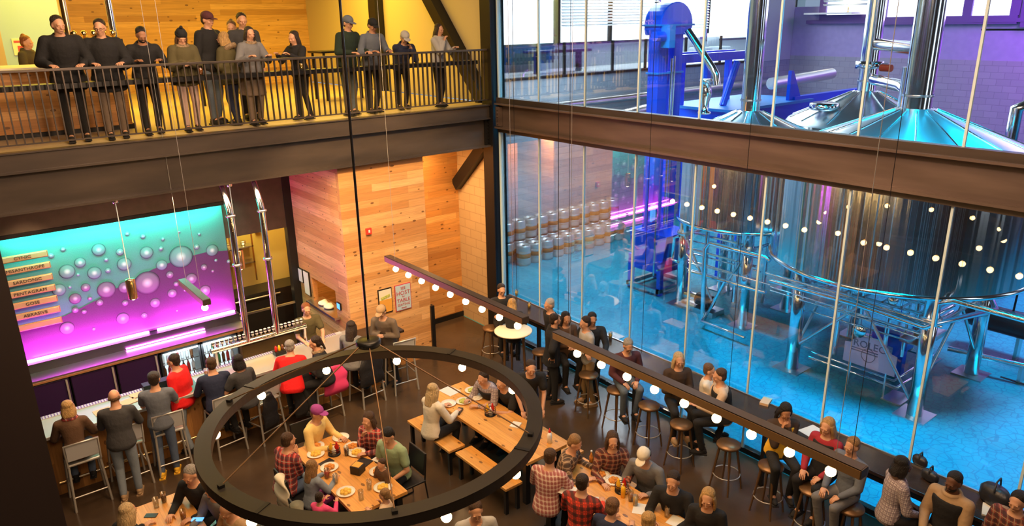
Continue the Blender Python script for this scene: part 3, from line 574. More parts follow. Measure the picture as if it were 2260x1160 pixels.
# bar fixtures with bulbs
def light_bar(y0,y1,x,zb,ys_,label,side='cedar_y'):
    t=thing('light_bar',label,'lamp',(x,(y0+y1)/2,zb),group='long hanging bars of round bulbs')
    b_=MB(); b_.bb((x-.05,y0,zb+.12),(x+.05,y1,zb+.13)); b_.bb((x-.055,y0,zb+.085),(x-.048,y1,zb+.175)); b_.bb((x+.048,y0,zb+.085),(x+.055,y1,zb+.175)); b_.bb((x-.055,y0-.01,zb+.085),(x+.055,y0,zb+.175)); b_.bb((x-.055,y1,zb+.085),(x+.055,y1+.01,zb+.175)); b_.bb((x-.055,y0,zb+.17),(x+.055,y1,zb+.178))
    b_.build('channel','bar_steel',t); s_=MB(); s_.bb((x-.060,y0,zb+.083),(x-.055,y1,zb+.165)); s_.bb((x+.055,y0,zb+.083),(x+.060,y1,zb+.165)); s_.build('lit_side_plate','bulb_lit_tan',t)  # tan plates put the bulbs' warm light on the bar sides into colour
    for y in ys_:
        MB().lathe([(.018,.045),(.018,.125)],(x,y,zb),10).build('socket','brass',t); MB().ell((x,y,zb),(.048,.048,.048)).build('bulb','bulb_glow',t)
    for y in (y0+.25,y1-.25): MB().tube([(x,y,zb+.16),(x,y,9.9)],.003,6).build('suspension_wire','aluminium',t)
    return t
light_bar(-5.12,-1.55,-3.50,2.75,[-1.80-.395*k for k in range(9)],'hanging steel bar of round bulbs in front of the wood wall')
light_bar(-9.62,-5.72,-3.50,2.75,[-6.10-.405*k for k in range(9)],'hanging steel bar of round bulbs above the busy foreground table')
light_bar(-1.0,-.0+.25,-6.30,2.52,[-.85],'short hanging black bar lamp over the bar counter')
# ring chandelier
cx,cy,rz_=-6.072,-5.735,2.52
t=thing('ring_chandelier','large black steel ring chandelier with round bulbs hanging over the diners','chandelier',(cx,cy,rz_))
def ring(ri,ro,z0,z1):
    return MB().lathe([(ri,z0),(ro,z0),(ro,z1),(ri,z1),(ri,z0)],(cx,cy,0),120,smooth=False,closed=False)
ring(1.60,1.755,2.695,2.705).build('ring_top_plate','ring_steel',t); ring(1.745,1.755,2.60,2.70).build('ring_outer_band','ring_steel',t); ring(1.60,1.61,2.60,2.70).build('ring_inner_band','bar_steel',t)
for k in range(12):
    a=R(112-30*k); x,y=cx+1.68*math.cos(a),cy+1.68*math.sin(a)
    MB().lathe([(.018,.045),(.018,.17)],(x,y,rz_),10).build('socket','brass',t); MB().ell((x,y,rz_),(.048,.048,.048)).build('bulb','bulb_glow',t)
HZ=3.50
MB().lathe([(.115,0),(.125,.01),(.125,.06),(.10,.07),(.02,.075)],(cx,cy,HZ),26).build('hub','steel_black',t); MB().tube([(cx,cy,HZ+.06),(cx,cy,9.95)],.012,10).build('hanging_rod','steel_black',t)
for px,py in [(-7.08, -4.5), (-7.68, -5.96), (-5.11, -7.07), (-6.74, -7.29)]:
    d=Vector((px-cx,py-cy,0)).normalized(); MB().tube([(cx+d.x*.1,cy+d.y*.1,HZ+.03),(cx+d.x*1.68,cy+d.y*1.68,2.72)],.007,6).build('stay_rod','bronze',t)
    MB().box((cx+d.x*1.68,cy+d.y*1.68,2.72),(.05,.05,.03),rz=math.atan2(d.y,d.x)).build('stay_bracket','steel_black',t)
for k in range(4):
    a=R(27+90*k); MB().box((cx+1.68*math.cos(a),cy+1.68*math.sin(a),2.708),(.16,.04,.008),rz=a).build('joint_plate','steel_black',t)
# vertical suspension cables in front of the glass
for i,(x,y,z1,z0,lb) in enumerate([(-1.5, -3.562, 9.9, 1.0, 'dark suspension cable crossing the glass left of the first tall pair'), (-1.5, -3.814, 9.9, 2.0, 'thinner dark cable just right of the dark suspension cable'), (-1.3, -2.234, 9.9, 1.6, 'faint pale cable by the steel corner column'), (-1.2, -5.139, 9.9, 1.7, 'faint pale cable crossing the glass before the blue elevator'), (-1.2, -6.723, 9.9, 1.5, 'faint pale cable before the smaller tank'), (-1.2, -8.5, 9.9, 1.4, 'faint pale cable before the large kettle')]):
    o=MB().tube([(x,y,z0),(x,y,z1)],.006 if i<1 else .004,6).build('suspension_cable','steel_black'); tag(o,lb,'cable','long thin cables hanging from the ceiling')
# ================================================================ STOOLS
def bar_stool():
    t=thing('bar_stool','silver metal bar stool','stool',group='silver bar stools along the bar')
    MB().box((0,.0,.72),(.42,.40,.035)).build('seat','aluminium',t,bevel=.012,world=False)
    b_=MB(); b_.box((0,-.235,.93),(.40,.015,.26),rx=R(8)); b_.build('back_panel','aluminium_panel',t,bevel=.006,world=False)
    f=MB(); f.tube([(-.21,-.20,.71),(-.215,-.26,1.07),(.215,-.26,1.07),(.21,-.20,.71)],.016,8); f.build('back_frame','aluminium',t,world=False)
    for sx,sy in ((-1,-1),(1,-1),(-1,1),(1,1)): MB().tube([(sx*.20,sy*.18,.71),(sx*.235,sy*.235,0)],.018,8).build('leg','aluminium',t,world=False)
    for a,b_,z in (((-.225,-.22),(.225,-.22),.22),((-.22,.21),(.22,.21),.30),((-.22,-.21),(-.22,.21),.34),((.22,-.21),(.22,.21),.34)): MB().tube([(a[0],a[1],z),(b_[0],b_[1],z)],.011,6).build('stretcher','aluminium',t,world=False)
    return t
s0=bar_stool(); first=True
for x,y,rz,lb in ((-8.28,-.80,0,'silver bar stool under the woman with blonde bob and dark cardigan'),(-7.70,-.76,.05,'empty silver bar stool behind the bald man in dark sweater'),(-7.10,-.76,-.06,'silver bar stool beside the man in grey polo shirt'),(-6.27,-.78,.12,'silver bar stool under the seated man in dark blue'),(-5.62,-.80,.3,'silver bar stool under the woman in grey at the bar'),(-4.55,-.82,.05,'silver bar stool under the person in bright red at the bar'),(-3.72,-.82,.1,'silver bar stool draped with the black padded jacket'),(-2.98,-.80,-.1,'silver bar stool at the far end of the bar by the wood wall')):
    if first: s0.location=(x,y,0); s0.rotation_euler.z=rz; s0['label']=lb; first=False
    else: dup(s0,(x,y,0),rz,lb)
def drape(name,label,x,y,z0,z1,wd,dp,m,rz=0,cat='jacket'):
    random.seed(int(abs(x*100+y*10))); rs=[]
    for k in range(9):
        t_=k/8; z=z1+(z0-z1)*t_; w2=wd*(.35+.65*min(1,t_*3.2))*(1+.06*math.sin(k*2.1)); X=Vector((math.cos(rz),math.sin(rz),0)); Y=Vector((-math.sin(rz),math.cos(rz),0))
        rs.append((Vector((x,y,z))+Y*(.02*math.sin(k*1.7)),w2/2,dp/2*(.7+.3*math.cos(k*1.3)),X,Y))
    m_=MB().loft(rs,18); o=m_.build(name,m); tag(o,label,cat); return o
drape('hanging_jacket','black padded jacket hung over a bar stool near the wood wall',-3.74,-1.10,.45,1.08,.50,.14,'puffy_black',.1)
drape('hanging_jacket','bright pink jacket hung over a bar stool',-4.42,-1.08,.50,1.05,.46,.12,'coat_pink',.05)
drape('hanging_coat','long black leather coat hanging behind the person in red at the bar',-4.95,-1.0,.25,1.08,.44,.16,'leather_black',.05,'coat')
drape('hanging_jacket','striped black padded jacket hung below the woman in grey at the bar',-5.60,-1.08,.28,.92,.30,.12,'puffy_black',.3)
# ================================================================ COUNTER ALONG THE GLASS
t=thing('window_counter','long dark wood drinking counter along the glass wall','counter',(-.34,-6,0))
MB().bb((-.60,-12,1.02),(-.06,-.45,1.07)).build('counter_top','dark_wood_counter',t,bevel=.005); MB().bb((-.585,-12,.94),(-.56,-.45,1.02)).build('front_rail','steel_black',t)
MB().bb((-.075,-12,1.07),(-.05,-.45,1.085)).build('rear_trim','steel_brushed',t)
for k in range(9): MB().bb((-.56,-.7-1.25*k-.03,0),(-.50,-.7-1.25*k+.03,.94)).build('leg','steel_black',t)
def high_stool():
    t=thing('counter_stool','bronze legged stool','stool',group='bronze legged stools in the counter area')
    MB().lathe([(.01,.70),(.16,.70),(.175,.72),(.17,.745),(.01,.75)],(0,0,0),20).build('seat','bronze',t,world=False)
    for k in range(4):
        a=PI/4+PI/2*k; MB().tube([(.12*math.cos(a),.12*math.sin(a),.71),(.23*math.cos(a),.23*math.sin(a),0)],[.022,.012],8).build('leg','bronze',t,world=False)
    MB().lathe([(.19,.25),(.20,.25),(.20,.262),(.19,.262),(.19,.25)],(0,0,0),20,closed=False).build('foot_ring','aluminium',t,world=False)
    return t
h0=high_stool(); first=True
for x,y,lb in ((-.98,-1.0,'bronze legged stool beside the round high table nearest the corner'),(-.95,-2.5,'bronze stool under the counter near the grey haired man in black'),(-.95,-3.75,'bronze stool behind the young man in black at the counter'),(-.98,-4.45,'bronze stool under the man in maroon with lowered head'),(-.98,-5.15,'empty bronze stool between the man in maroon and the woman with the drink'),(-1.05,-5.85,'bronze stool under the blonde woman in brown jacket'),(-.98,-6.65,'bronze stool under the man in black vest and cream sleeves'),(-1.0,-7.35,'bronze stool under the woman in leather jacket and yellow top'),(-1.05,-8.0,'bronze stool under the woman in black vest and red sleeves'),(-1.05,-8.5,'bronze stool under the boy in grey'),(-1.1,-9.15,'bronze stool under the woman in patterned sweater'),(-1.1,-9.75,'bronze stool under the man in black vest and tan sleeves')):
    if first: h0.location=(x,y,0); h0['label']=lb; first=False
    else: dup(h0,(x,y,0),0,lb)
def round_table(x,y,label,r=.36,h=1.05):
    t=thing('round_table',label,'table',(x,y,0)); MB().lathe([(r-.01,h-.035),(r,h-.02),(r,h-.01),(r-.01,h)],(x,y,0),36).build('table_top','poster_cream',t)
    for k in range(3): a=R(60+120*k); MB().tube([(x+.2*math.cos(a),y+.2*math.sin(a),h-.04),(x+.24*math.cos(a),y+.24*math.sin(a),0)],[.03,.02],10).build('leg','bronze',t)
round_table(-1.17,-1.95,'round pale high table below the last bulb of the far light bar')
# ================================================================ DINING TABLES
def dining_table(x0,x1,y0,y1,label,bench=None):
    t=thing('dining_table',label,'table',((x0+x1)/2,(y0+y1)/2,0)); MB().bb((x0,y0,.70),(x1,y1,.75)).build('table_top','table_wood',t,bevel=.005)
    for x in (x0+.08,x1-.08):
        for y in (y0+.12,y1-.12): MB().bb((x-.04,y-.04,0),(x+.04,y+.04,.70)).build('leg','steel_black',t)
    MB().bb((x0+.1,y0+.1,.63),(x1-.1,y1-.1,.70)).build('apron','steel_black',t)
dining_table(-5.90,-5.13,-4.62,-2.70,'wooden dining table crowded with plates under the ring chandelier')
dining_table(-3.52,-2.77,-5.15,-2.55,'long wooden dining table with benches, seen through the right of the ring')
dining_table(-3.62,-2.82,-8.1,-5.55,'crowded wooden dining table at the bottom under the near light bar')
dining_table(-8.15,-7.40,-4.4,-2.66,'wooden dining table at the lower left with four guests')
def bench(x,y0,y1,label,w=.30):
    t=thing('bench',label,'bench',(x,(y0+y1)/2,0),group='wooden benches on black frames'); MB().bb((x-w/2,y0,.41),(x+w/2,y1,.45)).build('seat','table_wood',t,bevel=.004)
    for y in (y0+.06,y1-.06):
        for sx in (-1,1): MB().bb((x+sx*(w/2-.05)-.025,y-.025,0),(x+sx*(w/2-.05)+.025,y+.025,.41)).build('leg','steel_black',t)
bench(-3.78,-3.80,-2.60,'wooden bench under the blonde woman in white sweater'); bench(-3.72,-5.1,-3.88,'empty wooden bench nearer the camera beside the long table')
bench(-2.52,-3.8,-2.6,'wooden bench on the far side of the long table, farther half'); bench(-2.52,-5.1,-3.9,'wooden bench on the far side of the long table, nearer half')
bench(-3.92,-8.0,-6.3,'bench at the bottom table on the side of the plaid shirts'); bench(-2.55,-8.0,-5.7,'bench at the bottom table nearest the counter')
def chair(x,y,rz,label):
    t=thing('dining_chair',label,'chair',(x,y,0),rz,group='black sled dining chairs'); MB().box((0,0,.44),(.44,.42,.03)).build('seat','black_plastic',t,bevel=.01,world=False); MB().box((0,-.21,.70),(.42,.03,.34),rx=R(8)).build('backrest','black_plastic',t,bevel=.012,world=False)
    for s_ in (-1,1): MB().tube([(s_*.20,.20,.43),(s_*.22,.24,.01),(s_*.22,-.24,.01),(s_*.20,-.20,.43),(s_*.20,-.24,.86)],.012,8).build('side_frame','steel_black',t,world=False)
chair(-6.10,-3.35,R(-90),'dining chair under the man in red plaid shirt'); chair(-6.22,-4.12,R(-90),'dining chair draped with a padded olive jacket'); chair(-5.02,-3.10,R(90),'dining chair under the woman in red'); chair(-4.80,-3.98,R(90),'dining chair under the man in green tee shirt'); chair(-5.5,-2.42,R(180),'dining chair at the far end of the plate filled table')
drape('hanging_jacket','olive quilted jacket over the back of a dining chair',-6.45,-4.18,.35,.92,.55,.16,'puffy_green',R(90)); drape('hanging_jacket','dark blue and beige jacket over the back of the plaid man\'s chair',-6.36,-3.42,.40,.90,.44,.12,'poster_cream',R(90))

# ================================================================ BREWERY EQUIPMENT
def tank(name,cx,cy,r,zb,zt,za,rf,label,legs,lr,zs=2.3):
    t=thing(name,label,'tank',(cx,cy,0))
    MB().lathe([(r,zb),(r,zt)],(cx,cy,0),96,closed=False).build('shell','steel_tank',t)
    MB().lathe([(.05,zb-.35),(r-.25,zb-.10),(r-.02,zb-.03),(r+.03,zb-.02),(r+.035,zb+.03),(r,zb+.05)],(cx,cy,0),96,closed=False).build('bottom_rim','steel_pipe',t)
    n=14; V=[];F=[]
    o=MB(); o.lathe([(r,zt),(r*.97,zt+.07),(rf+.10,za-.03),(rf,za)],(cx,cy,0),64,closed=False); o.build('cone_roof','steel_roof',t)
    s=MB()
    for k in range(n):
        a=2*PI*k/n; s.tube([(cx+r*.95*math.cos(a),cy+r*.95*math.sin(a),zt+.09),(cx+(rf+.1)*math.cos(a),cy+(rf+.1)*math.sin(a),za-.02)],.016,6)
    s.build('roof_seams','steel_pipe',t)
    MB().lathe([(rf,za),(rf,9.95)],(cx,cy,0),40,closed=False).build('flue','steel_pipe',t); MB().lathe([(rf+.015,za+.2),(rf+.02,za+.22),(rf+.015,za+.24)],(cx,cy,0),40,closed=False).build('flue_collar','steel_brushed',t)
    for x,y in legs:
        q=MB().lathe([(lr,0.02),(lr,zs)],(x,y,0),28).build('leg','steel_pipe',t); MB().box((x,y,.012),(lr*4.2,lr*4.2,.024)).build('base_plate','steel_brushed',q,world=True)
        MB().lathe([(lr+.02,1.75),(lr+.05,1.78),(lr+.05,1.82),(lr+.02,1.85)],(x,y,0),28,closed=False).build('collar','steel_brushed',q)
    return t
t1=tank('brew_kettle',4.62,-6.18,2.2,2.25,4.20,5.02,.24,'huge polished steel kettle nearest the glass wall, with cone roof and flue',[(3.3,-5.12),(3.25,-7.49),(5.65,-7.49),(5.75,-5.12)],.125)
t2=tank('mash_tun',5.05,-2.55,1.42,2.25,4.10,4.66,.20,'smaller polished steel tank with cone roof beside the blue malt elevator',[(4.41,-1.47),(4.38,-3.24),(6.0,-1.5),(6.0,-3.3)],.115)
t3=tank('whirlpool_tank',8.2,-3.5,1.7,2.3,4.2,4.92,.20,'polished steel tank with cone roof standing behind the two front tanks',[(7.2,-2.6),(7.2,-4.5),(9.2,-2.6),(9.2,-4.5)],.115)
MB().lathe([(.30,0),(.32,.05),(.32,.14),(.27,.16)],(7.05,-3.15,4.55),24).build('hatch','steel_pipe',t3)
MB().tube([(8.2,-3.5,5.50),(8.2,-3.95,5.50)],.045,10).build('valve_body','steel_chrome',t3); MB().lathe([(.30,0),(.30,.16)],(8.2,-3.5,5.42),24).build('flue_flange','steel_pipe',t3); MB().tube([(8.05,-3.85,5.45),(8.0,-4.1,5.45)],.08,12).build('valve_knob','orange_valve',t3)
td=thing('steam_ducts','polished steam ducts joining the flues of the front kettle and the rear tank','duct',(6.3,-5.2,5.2))
MB().tube([(8.1,-3.7,5.95),(6.2,-5.4,5.95),(4.7,-6.1,5.95)],.13,16).build('cross_duct','steel_pipe',td); MB().tube([(7.9,-3.8,5.2),(6.6,-5.0,5.2),(6.35,-5.2,5.15)],.12,16).build('lower_duct','steel_pipe',td); MB().tube([(6.3,-5.25,3.8),(6.3,-5.25,5.6)],.14,16).build('vertical_duct','steel_pipe',td)
# pipes under the tanks
def pipe(pts,r,m='steel_pipe',parent=None,nm='pipe'):
    return MB().tube(pts,r,12).build(nm,m,parent)
t=t1
fr=3.02
pipe([(3.020,-4.650,1.775),(3.020,-6.267,1.779),(3.020,-7.502,1.709),(3.020,-7.643,1.802),(3.020,-7.627,2.176),(3.020,-7.863,2.275),(3.020,-8.848,2.258)],.045,parent=t)
pipe([(3.100,-4.491,1.863),(3.100,-6.049,1.851),(3.100,-7.741,1.764)],.03,parent=t)
pipe([(3.150,-4.585,1.596),(3.150,-6.393,1.560),(3.150,-7.475,1.518)],.014,parent=t); pipe([(3.200,-4.563,1.503),(3.200,-6.379,1.473),(3.200,-7.468,1.419)],.014,parent=t)
pipe([(3.100,-7.599,1.774),(4.6,-8.0,1.75),(5.6,-7.5,1.75)],.05,parent=t); pipe([(3.3,-5.0,1.62),(5.7,-5.0,1.62),(5.7,-7.5,1.62),(3.25,-7.5,1.62)],.035,parent=t)
for a,b in (((3.3,-5.12,.45),(3.27,-6.35,1.72)),((3.27,-6.35,1.72),(3.25,-7.40,.22)),((5.65,-7.49,.45),(4.5,-7.5,1.7)),((4.5,-7.5,1.7),(3.3,-7.49,.5)),((5.7,-5.2,.4),(4.6,-5.1,1.7)),((4.6,-5.1,1.7),(3.4,-5.1,.4))): pipe([a,b],.028,'steel_brushed',t,'brace')
pipe([(3.6,-5.3,.20),(3.6,-7.0,.20),(5.4,-7.0,.20),(5.4,-5.3,.20)],.035,parent=t); pipe([(3.68,-5.3,.28),(3.68,-6.9,.28),(5.3,-6.9,.28)],.025,parent=t)
MB().box((3.62,-7.02,.012),(.5,.35,.024)).build('base_plate','steel_brushed',t); MB().lathe([(.12,-.02),(.12,.02)],(0,0,0),16,M=Matrix.Translation((3.27,-6.35,1.20))@Matrix.Rotation(R(90),4,'Y')).build('brace_hub','steel_chrome',t)
for x,y,z0,z1,r in ((4.0,-5.6,.25,2.1,.05),(4.3,-6.4,.3,2.0,.05),(4.7,-5.7,.25,2.1,.04),(5.0,-6.6,.4,2.0,.05),(4.1,-6.8,.6,1.9,.03),(3.7,-5.9,1.2,2.1,.035),(4.9,-5.4,.3,2.0,.035),(5.3,-6.2,.3,1.9,.04)): pipe([(x,y,z0),(x,y,z1)],r,parent=t)
for k in range(7): z=1.15+.12*k; pipe([(3.6+.2*(k%3),-5.2,z),(3.6+.2*(k%3),-7.1,z),(5.3,-7.1,z)],.02+.008*(k%3),parent=t)
for k in range(6): y=-5.3-.33*k; pipe([(3.4,y,1.80),(5.6,y,1.80)],.022,parent=t)
for k,(x,y,z) in enumerate(((3.35,-5.55,1.95),(3.45,-6.15,1.9),(3.5,-6.75,1.85),(4.2,-6.1,1.75),(3.6,-5.75,1.5))):
    MB().ell((x,y,z),(.09,.09,.10)).build('valve_body','steel_chrome',t); MB().box((x,y-.05,z+.13),(.03,.16,.02)).build('valve_lever','orange_valve' if k==0 else 'steel_black',t)
c=MB(); c.box((4.35,-7.05,1.02),(1.1,.42,.02)); c.box((4.35,-6.84,1.06),(1.1,.02,.08)); c.box((4.35,-7.26,1.06),(1.1,.02,.08)); c.build('cable_tray','steel_brushed',t)
c=MB(); 
for k in range(5): c.box((4.1+.12*k,-7.0,1.18),(.05,.09,.22))
c.build('terminal_boxes','white',t)
MB().box((4.5,-6.6,.75),(.30,.34,.28)).build('pump_body','paint_blue',t); MB().tube([(4.5,-6.45,.75),(4.5,-6.1,.75)],.13,16).build('pump_motor','paint_blue',t); MB().box((4.5,-6.6,.3),(.16,.2,.6)).build('pump_stand','paint_blue',t)
t=t2
pipe([(3.950,-3.005,1.100),(3.950,-2.488,-0.050),(3.950,-2.513,-0.042)],.03,parent=t)
pipe([(3.900,-2.524,-0.025),(3.900,-2.462,1.734),(3.900,-2.595,1.889),(3.900,-3.969,1.882),(3.900,-4.078,1.840)],.05,parent=t)
pipe([(4.300,-1.434,1.730),(4.300,-1.278,1.652),(4.300,-1.259,1.106),(4.300,-1.479,1.069)],.04,parent=t)
pipe([(4.100,-1.907,1.018),(4.100,-2.902,1.037),(4.100,-3.923,1.055)],.045,parent=t); pipe([(4.200,-1.817,1.173),(4.200,-2.816,1.205),(4.200,-3.951,1.211)],.02,parent=t)
pipe([(4.400,-1.584,1.298),(4.400,-1.931,1.046)],.03,parent=t,nm='brace'); pipe([(4.38,-1.6,1.65),(4.38,-2.4,.35)],.026,'steel_brushed',t,'brace'); pipe([(4.38,-3.2,1.65),(4.38,-2.45,.4)],.026,'steel_brushed',t,'brace')
pipe([(4.3,-2.2,.18),(3.9,-2.6,.18),(3.55,-2.75,.18),(3.50,-3.9,.18)],.035,parent=t); pipe([(4.4,-1.5,1.75),(6,-1.5,1.75),(6,-3.3,1.75),(4.4,-3.2,1.75)],.035,parent=t)
for x,y,z0,z1,r in ((4.6,-2.0,.3,2.1,.05),(4.8,-2.7,.3,2.1,.06),(5.3,-2.2,.2,2.1,.04),(4.5,-2.9,.5,2.0,.03),(5.5,-3.0,.2,2.1,.05),(4.7,-2.35,.4,1.5,.035)): pipe([(x,y,z0),(x,y,z1)],r,parent=t)
for k in range(6): z=.9+.17*k; pipe([(4.5+.1*(k%3),-1.5,z),(4.5+.1*(k%3),-3.4,z)],.02+.01*(k%2),parent=t)
MB().tube([(4.45,-1.95,.28),(4.45,-2.35,.28)],.15,18).build('pump_motor','black_plastic',t); MB().tube([(4.45,-1.6,.28),(4.45,-1.95,.28)],.11,18).build('pump_head','steel_chrome',t); MB().box((4.45,-2.05,.06),(.45,1.0,.12)).build('pump_skid','steel_brushed',t)
# sign on the floor frame
t=thing('maker_sign','pale arched equipment maker sign with dark lettering under the front kettle','sign',(3.42,-6.5,.75))
pts=[(-7.0,.48),(-6.05,.48),(-6.05,.86),(-6.15,.88)]+[(-6.52+.34*math.cos(R(a)),.88+.19*math.sin(R(a))) for a in range(10,171,16)]+[(-6.9,.88),(-7.0,.86)]
MB().prism(pts,3.42,3.435,'X').build('sign_face','sign_purple',t)
rt=(R(90),0,R(-90)); text('ROLEC','lettering','sign_ink',(3.415,-6.50,.90),rt,.19,t,.003)
for k,(y,z) in enumerate(((-6.42,.80),(-6.42,.755))): MB().box((3.415,y,z),(.006,.5,.018)).build('small_text_line','sign_ink',t)
MB().lathe([(.12,0),(.13,0),(.13,.004),(.12,.004),(.12,0)],(0,0,0),24,M=Matrix.Translation((3.416,-6.5,.72))@Matrix.Rotation(R(-90),4,'Y'),closed=False).build('round_emblem','sign_ink',t)
for y in (-6.2,-6.85): MB().bb((3.42,y-.012,0.02),(3.445,y+.012,.5)).build('sign_post','steel_brushed',t)
# black compressor tank to the right
t=thing('compressor','black horizontal compressor tank on steel feet behind the kettle','compressor',(7.6,-7.4,0))
MB().cap((7.0,-7.0,.72),(7.0,-7.9,.72),.26,.26,20).build('vessel','leather_black',t); MB().tube([(7.0,-7.6,.98),(7.05,-7.6,1.6)],.02,8).build('hose','steel_black',t)
for y in (-7.1,-7.8): MB().bb((6.9,y-.03,0),(7.1,y+.03,.5)).build('foot','steel_brushed',t)
for i,(x,y) in enumerate(((7.2,-8.3),(8.4,-6.6))): tag(MB().bb((x-.06,y-.06,0),(x+.06,y+.06,3.6)).build('support_post','steel_black'),'dark steel post on the blue floor '+('right of the compressor' if i==0 else 'behind the compressor'),'post')
t=thing('floor_pipe_bundle','long low steel pipe running over the blue floor behind the kettle','pipe',(6.5,-8,0)); pipe([(5.7,-7.0,.35),(6.2,-9.5,.35),(6.6,-11,.35)],.05,parent=t)
for y in (-8.2,-9.8): MB().bb((5.9,y-.03,0),(6.3,y+.03,.32)).build('pipe_support','steel_brushed',t)
tag(MB().bb((5.9,-16,.0),(5.96,-7.9,.006)).build('floor_drain','steel_black'),'thin dark drain channel across the blue brewery floor','drain')
# pipes and ducts on the upper level behind
t=thing('wall_ducts','grey ducts and parallel pipes along the brewery wall behind the tanks','duct',(11,-4,4))
pipe([(3.2,3.6,3.9),(2.9,3.3,3.85),(4.9,2.6,3.85),(9.0,3.3,4.0)],.16,'steel_brushed',t,'duct'); pipe([(3.4,3.95,4.25),(16,3.95,4.3)],.12,'steel_brushed',t,'duct'); 
for k in range(7): pipe([(12.5,-8.2-.35*k,3.2+.12*(k%2)),(17.5,-8.0-.35*k,3.2+.12*(k%2))],.07,parent=t)
for k in range(4): pipe([(11.6+.5*k,-16,3.5),(11.6+.5*k,-7.2,3.5)],.06,parent=t)
pipe([(10.5,-5.9,3.4),(10.5,-5.9,4.5),(10.6,-6.3,4.7),(12.5,-6.3,4.7)],.14,parent=t)
for y in (-6.0,-7.2): pipe([(13.6,y+.3,3.0),(13.6,y+.3,3.9),(14.0,y,4.2),(17.5,y,4.2)],.17,'steel_brushed',t,'duct'); MB().lathe([(.30,-.03),(.30,.03)],(0,0,0),22,M=Matrix.Translation((17.5,y,4.2))@Matrix.Rotation(R(90),4,'Y')).build('duct_flange','steel_black',t)
# tall white post at the right
t=thing('steel_post','tall bright steel post behind the kettle roof at the right','post',(8.8,-8.1,0)); MB().bb((8.74,-8.16,0),(8.86,-8.04,6.3)).build('post_shaft','steel_pipe',t); MB().tube([(8.8,-8.1,6.25),(8.8,-5.5,6.25)],.02,8).build('top_wire','steel_black',t)
# blue malt elevator
ex,ey=4.95,-.28
t=thing('malt_elevator','tall bright blue malt bucket elevator with rounded head and steel spout','elevator',(ex,ey,0))
MB().bb((ex-.42,ey-.10,.9),(ex-.10,ey+.22,6.3)).build('elevator_leg','paint_blue',t); MB().bb((ex+.12,ey-.10,.9),(ex+.42,ey+.22,6.3)).build('elevator_leg','paint_blue',t)
head=[(-.48,6.22),(.50,6.22),(.62,6.40)]+[(.05+.57*math.cos(R(a)),6.45+.50*math.sin(R(a))) for a in range(0,181,12)]+[(-.52,6.35)]
MB().prism([(ex+u,z) for u,z in head],ey-.2,ey+.30,'Y').build('elevator_head','paint_blue',t,bevel=.02)
MB().bb((ex-.56,ey-.23,6.42),(ex+.66,ey+.33,6.46)).build('head_flange','paint_blue_light',t)
MB().tube([(ex-.55,ey-.3,6.20),(ex-.85,ey-.3,6.20)],.11,14).build('motor','paint_blue',t); MB().bb((ex-.50,ey-.45,5.95),(ex-.30,ey-.20,6.45)).build('gearbox','paint_blue_light',t)
MB().bb((ex-.46,ey-.13,5.35),(ex+.46,ey+.25,5.39)).build('leg_flange','paint_blue_light',t); MB().bb((ex-.46,ey-.13,3.62),(ex+.46,ey+.25,3.66)).build('leg_flange','paint_blue_light',t)
pipe([(ex-.02,ey-.15,.9),(ex-.02,ey-.15,5.7)],.03,'steel_pipe',t); pipe([(ex+.08,ey-.15,.9),(ex+.08,ey-.15,5.75)],.03,'steel_pipe',t)
pipe([(5.000,-0.793,6.309),(5.000,-1.530,5.515),(5.000,-1.639,5.372),(5.000,-1.682,5.147)],.085,'steel_pipe',t,'spout')
MB().lathe([(.10,.42),(.16,.40),(.16,.36),(.10,.34),(.13,.20),(.15,.10),(.13,0),(.08,-.15),(.08,-.3),(.15,-.32),(.15,-.36),(.08,-.38)],(5.05,-1.35,4.85),24).build('spout_valve','steel_chrome',t)
b_=MB(); b_.prism([(ey-.5,.55),(ey+.4,.55),(ey+.55,1.55),(ey-.65,1.55)],ex-.5,ex+.5,'X'); b_.build('feed_hopper','paint_blue',t); MB().bb((ex-.35,ey-.62,.80),(ex+.15,ey-.55,1.35)).build('access_panel','paint_blue_light',t)
for sx in (-.5,.5):
    for sy in (-.5,.45): q=MB().bb((ex+sx-.06,ey+sy-.06,0.01),(ex+sx+.06,ey+sy+.06,.9)).build('leg','paint_blue',t)
f=MB(); f.bb((ex-.62,ey-.56,.08),(ex+.62,ey-.48,.18)); f.bb((ex-.62,ey+.42,.08),(ex+.62,ey+.50,.18)); f.bb((ex-.62,ey-.56,.08),(ex-.54,ey+.5,.18)); f.bb((ex+.54,ey-.56,.08),(ex+.62,ey+.5,.18)); f.build('base_frame','steel_brushed',t)
pipe([(ex-.75,ey-.5,.6),(ex-.75,ey-.5,2.2)],.02,'steel_pipe',t); MB().box((ex-.70,ey-.35,2.15),(.28,.05,.40),rz=.4).build('control_screen','screen_blue',t); pipe([(ex-.75,ey-.6,.75),(ex+.6,ey-.6,.75)],.025,'steel_pipe',t)
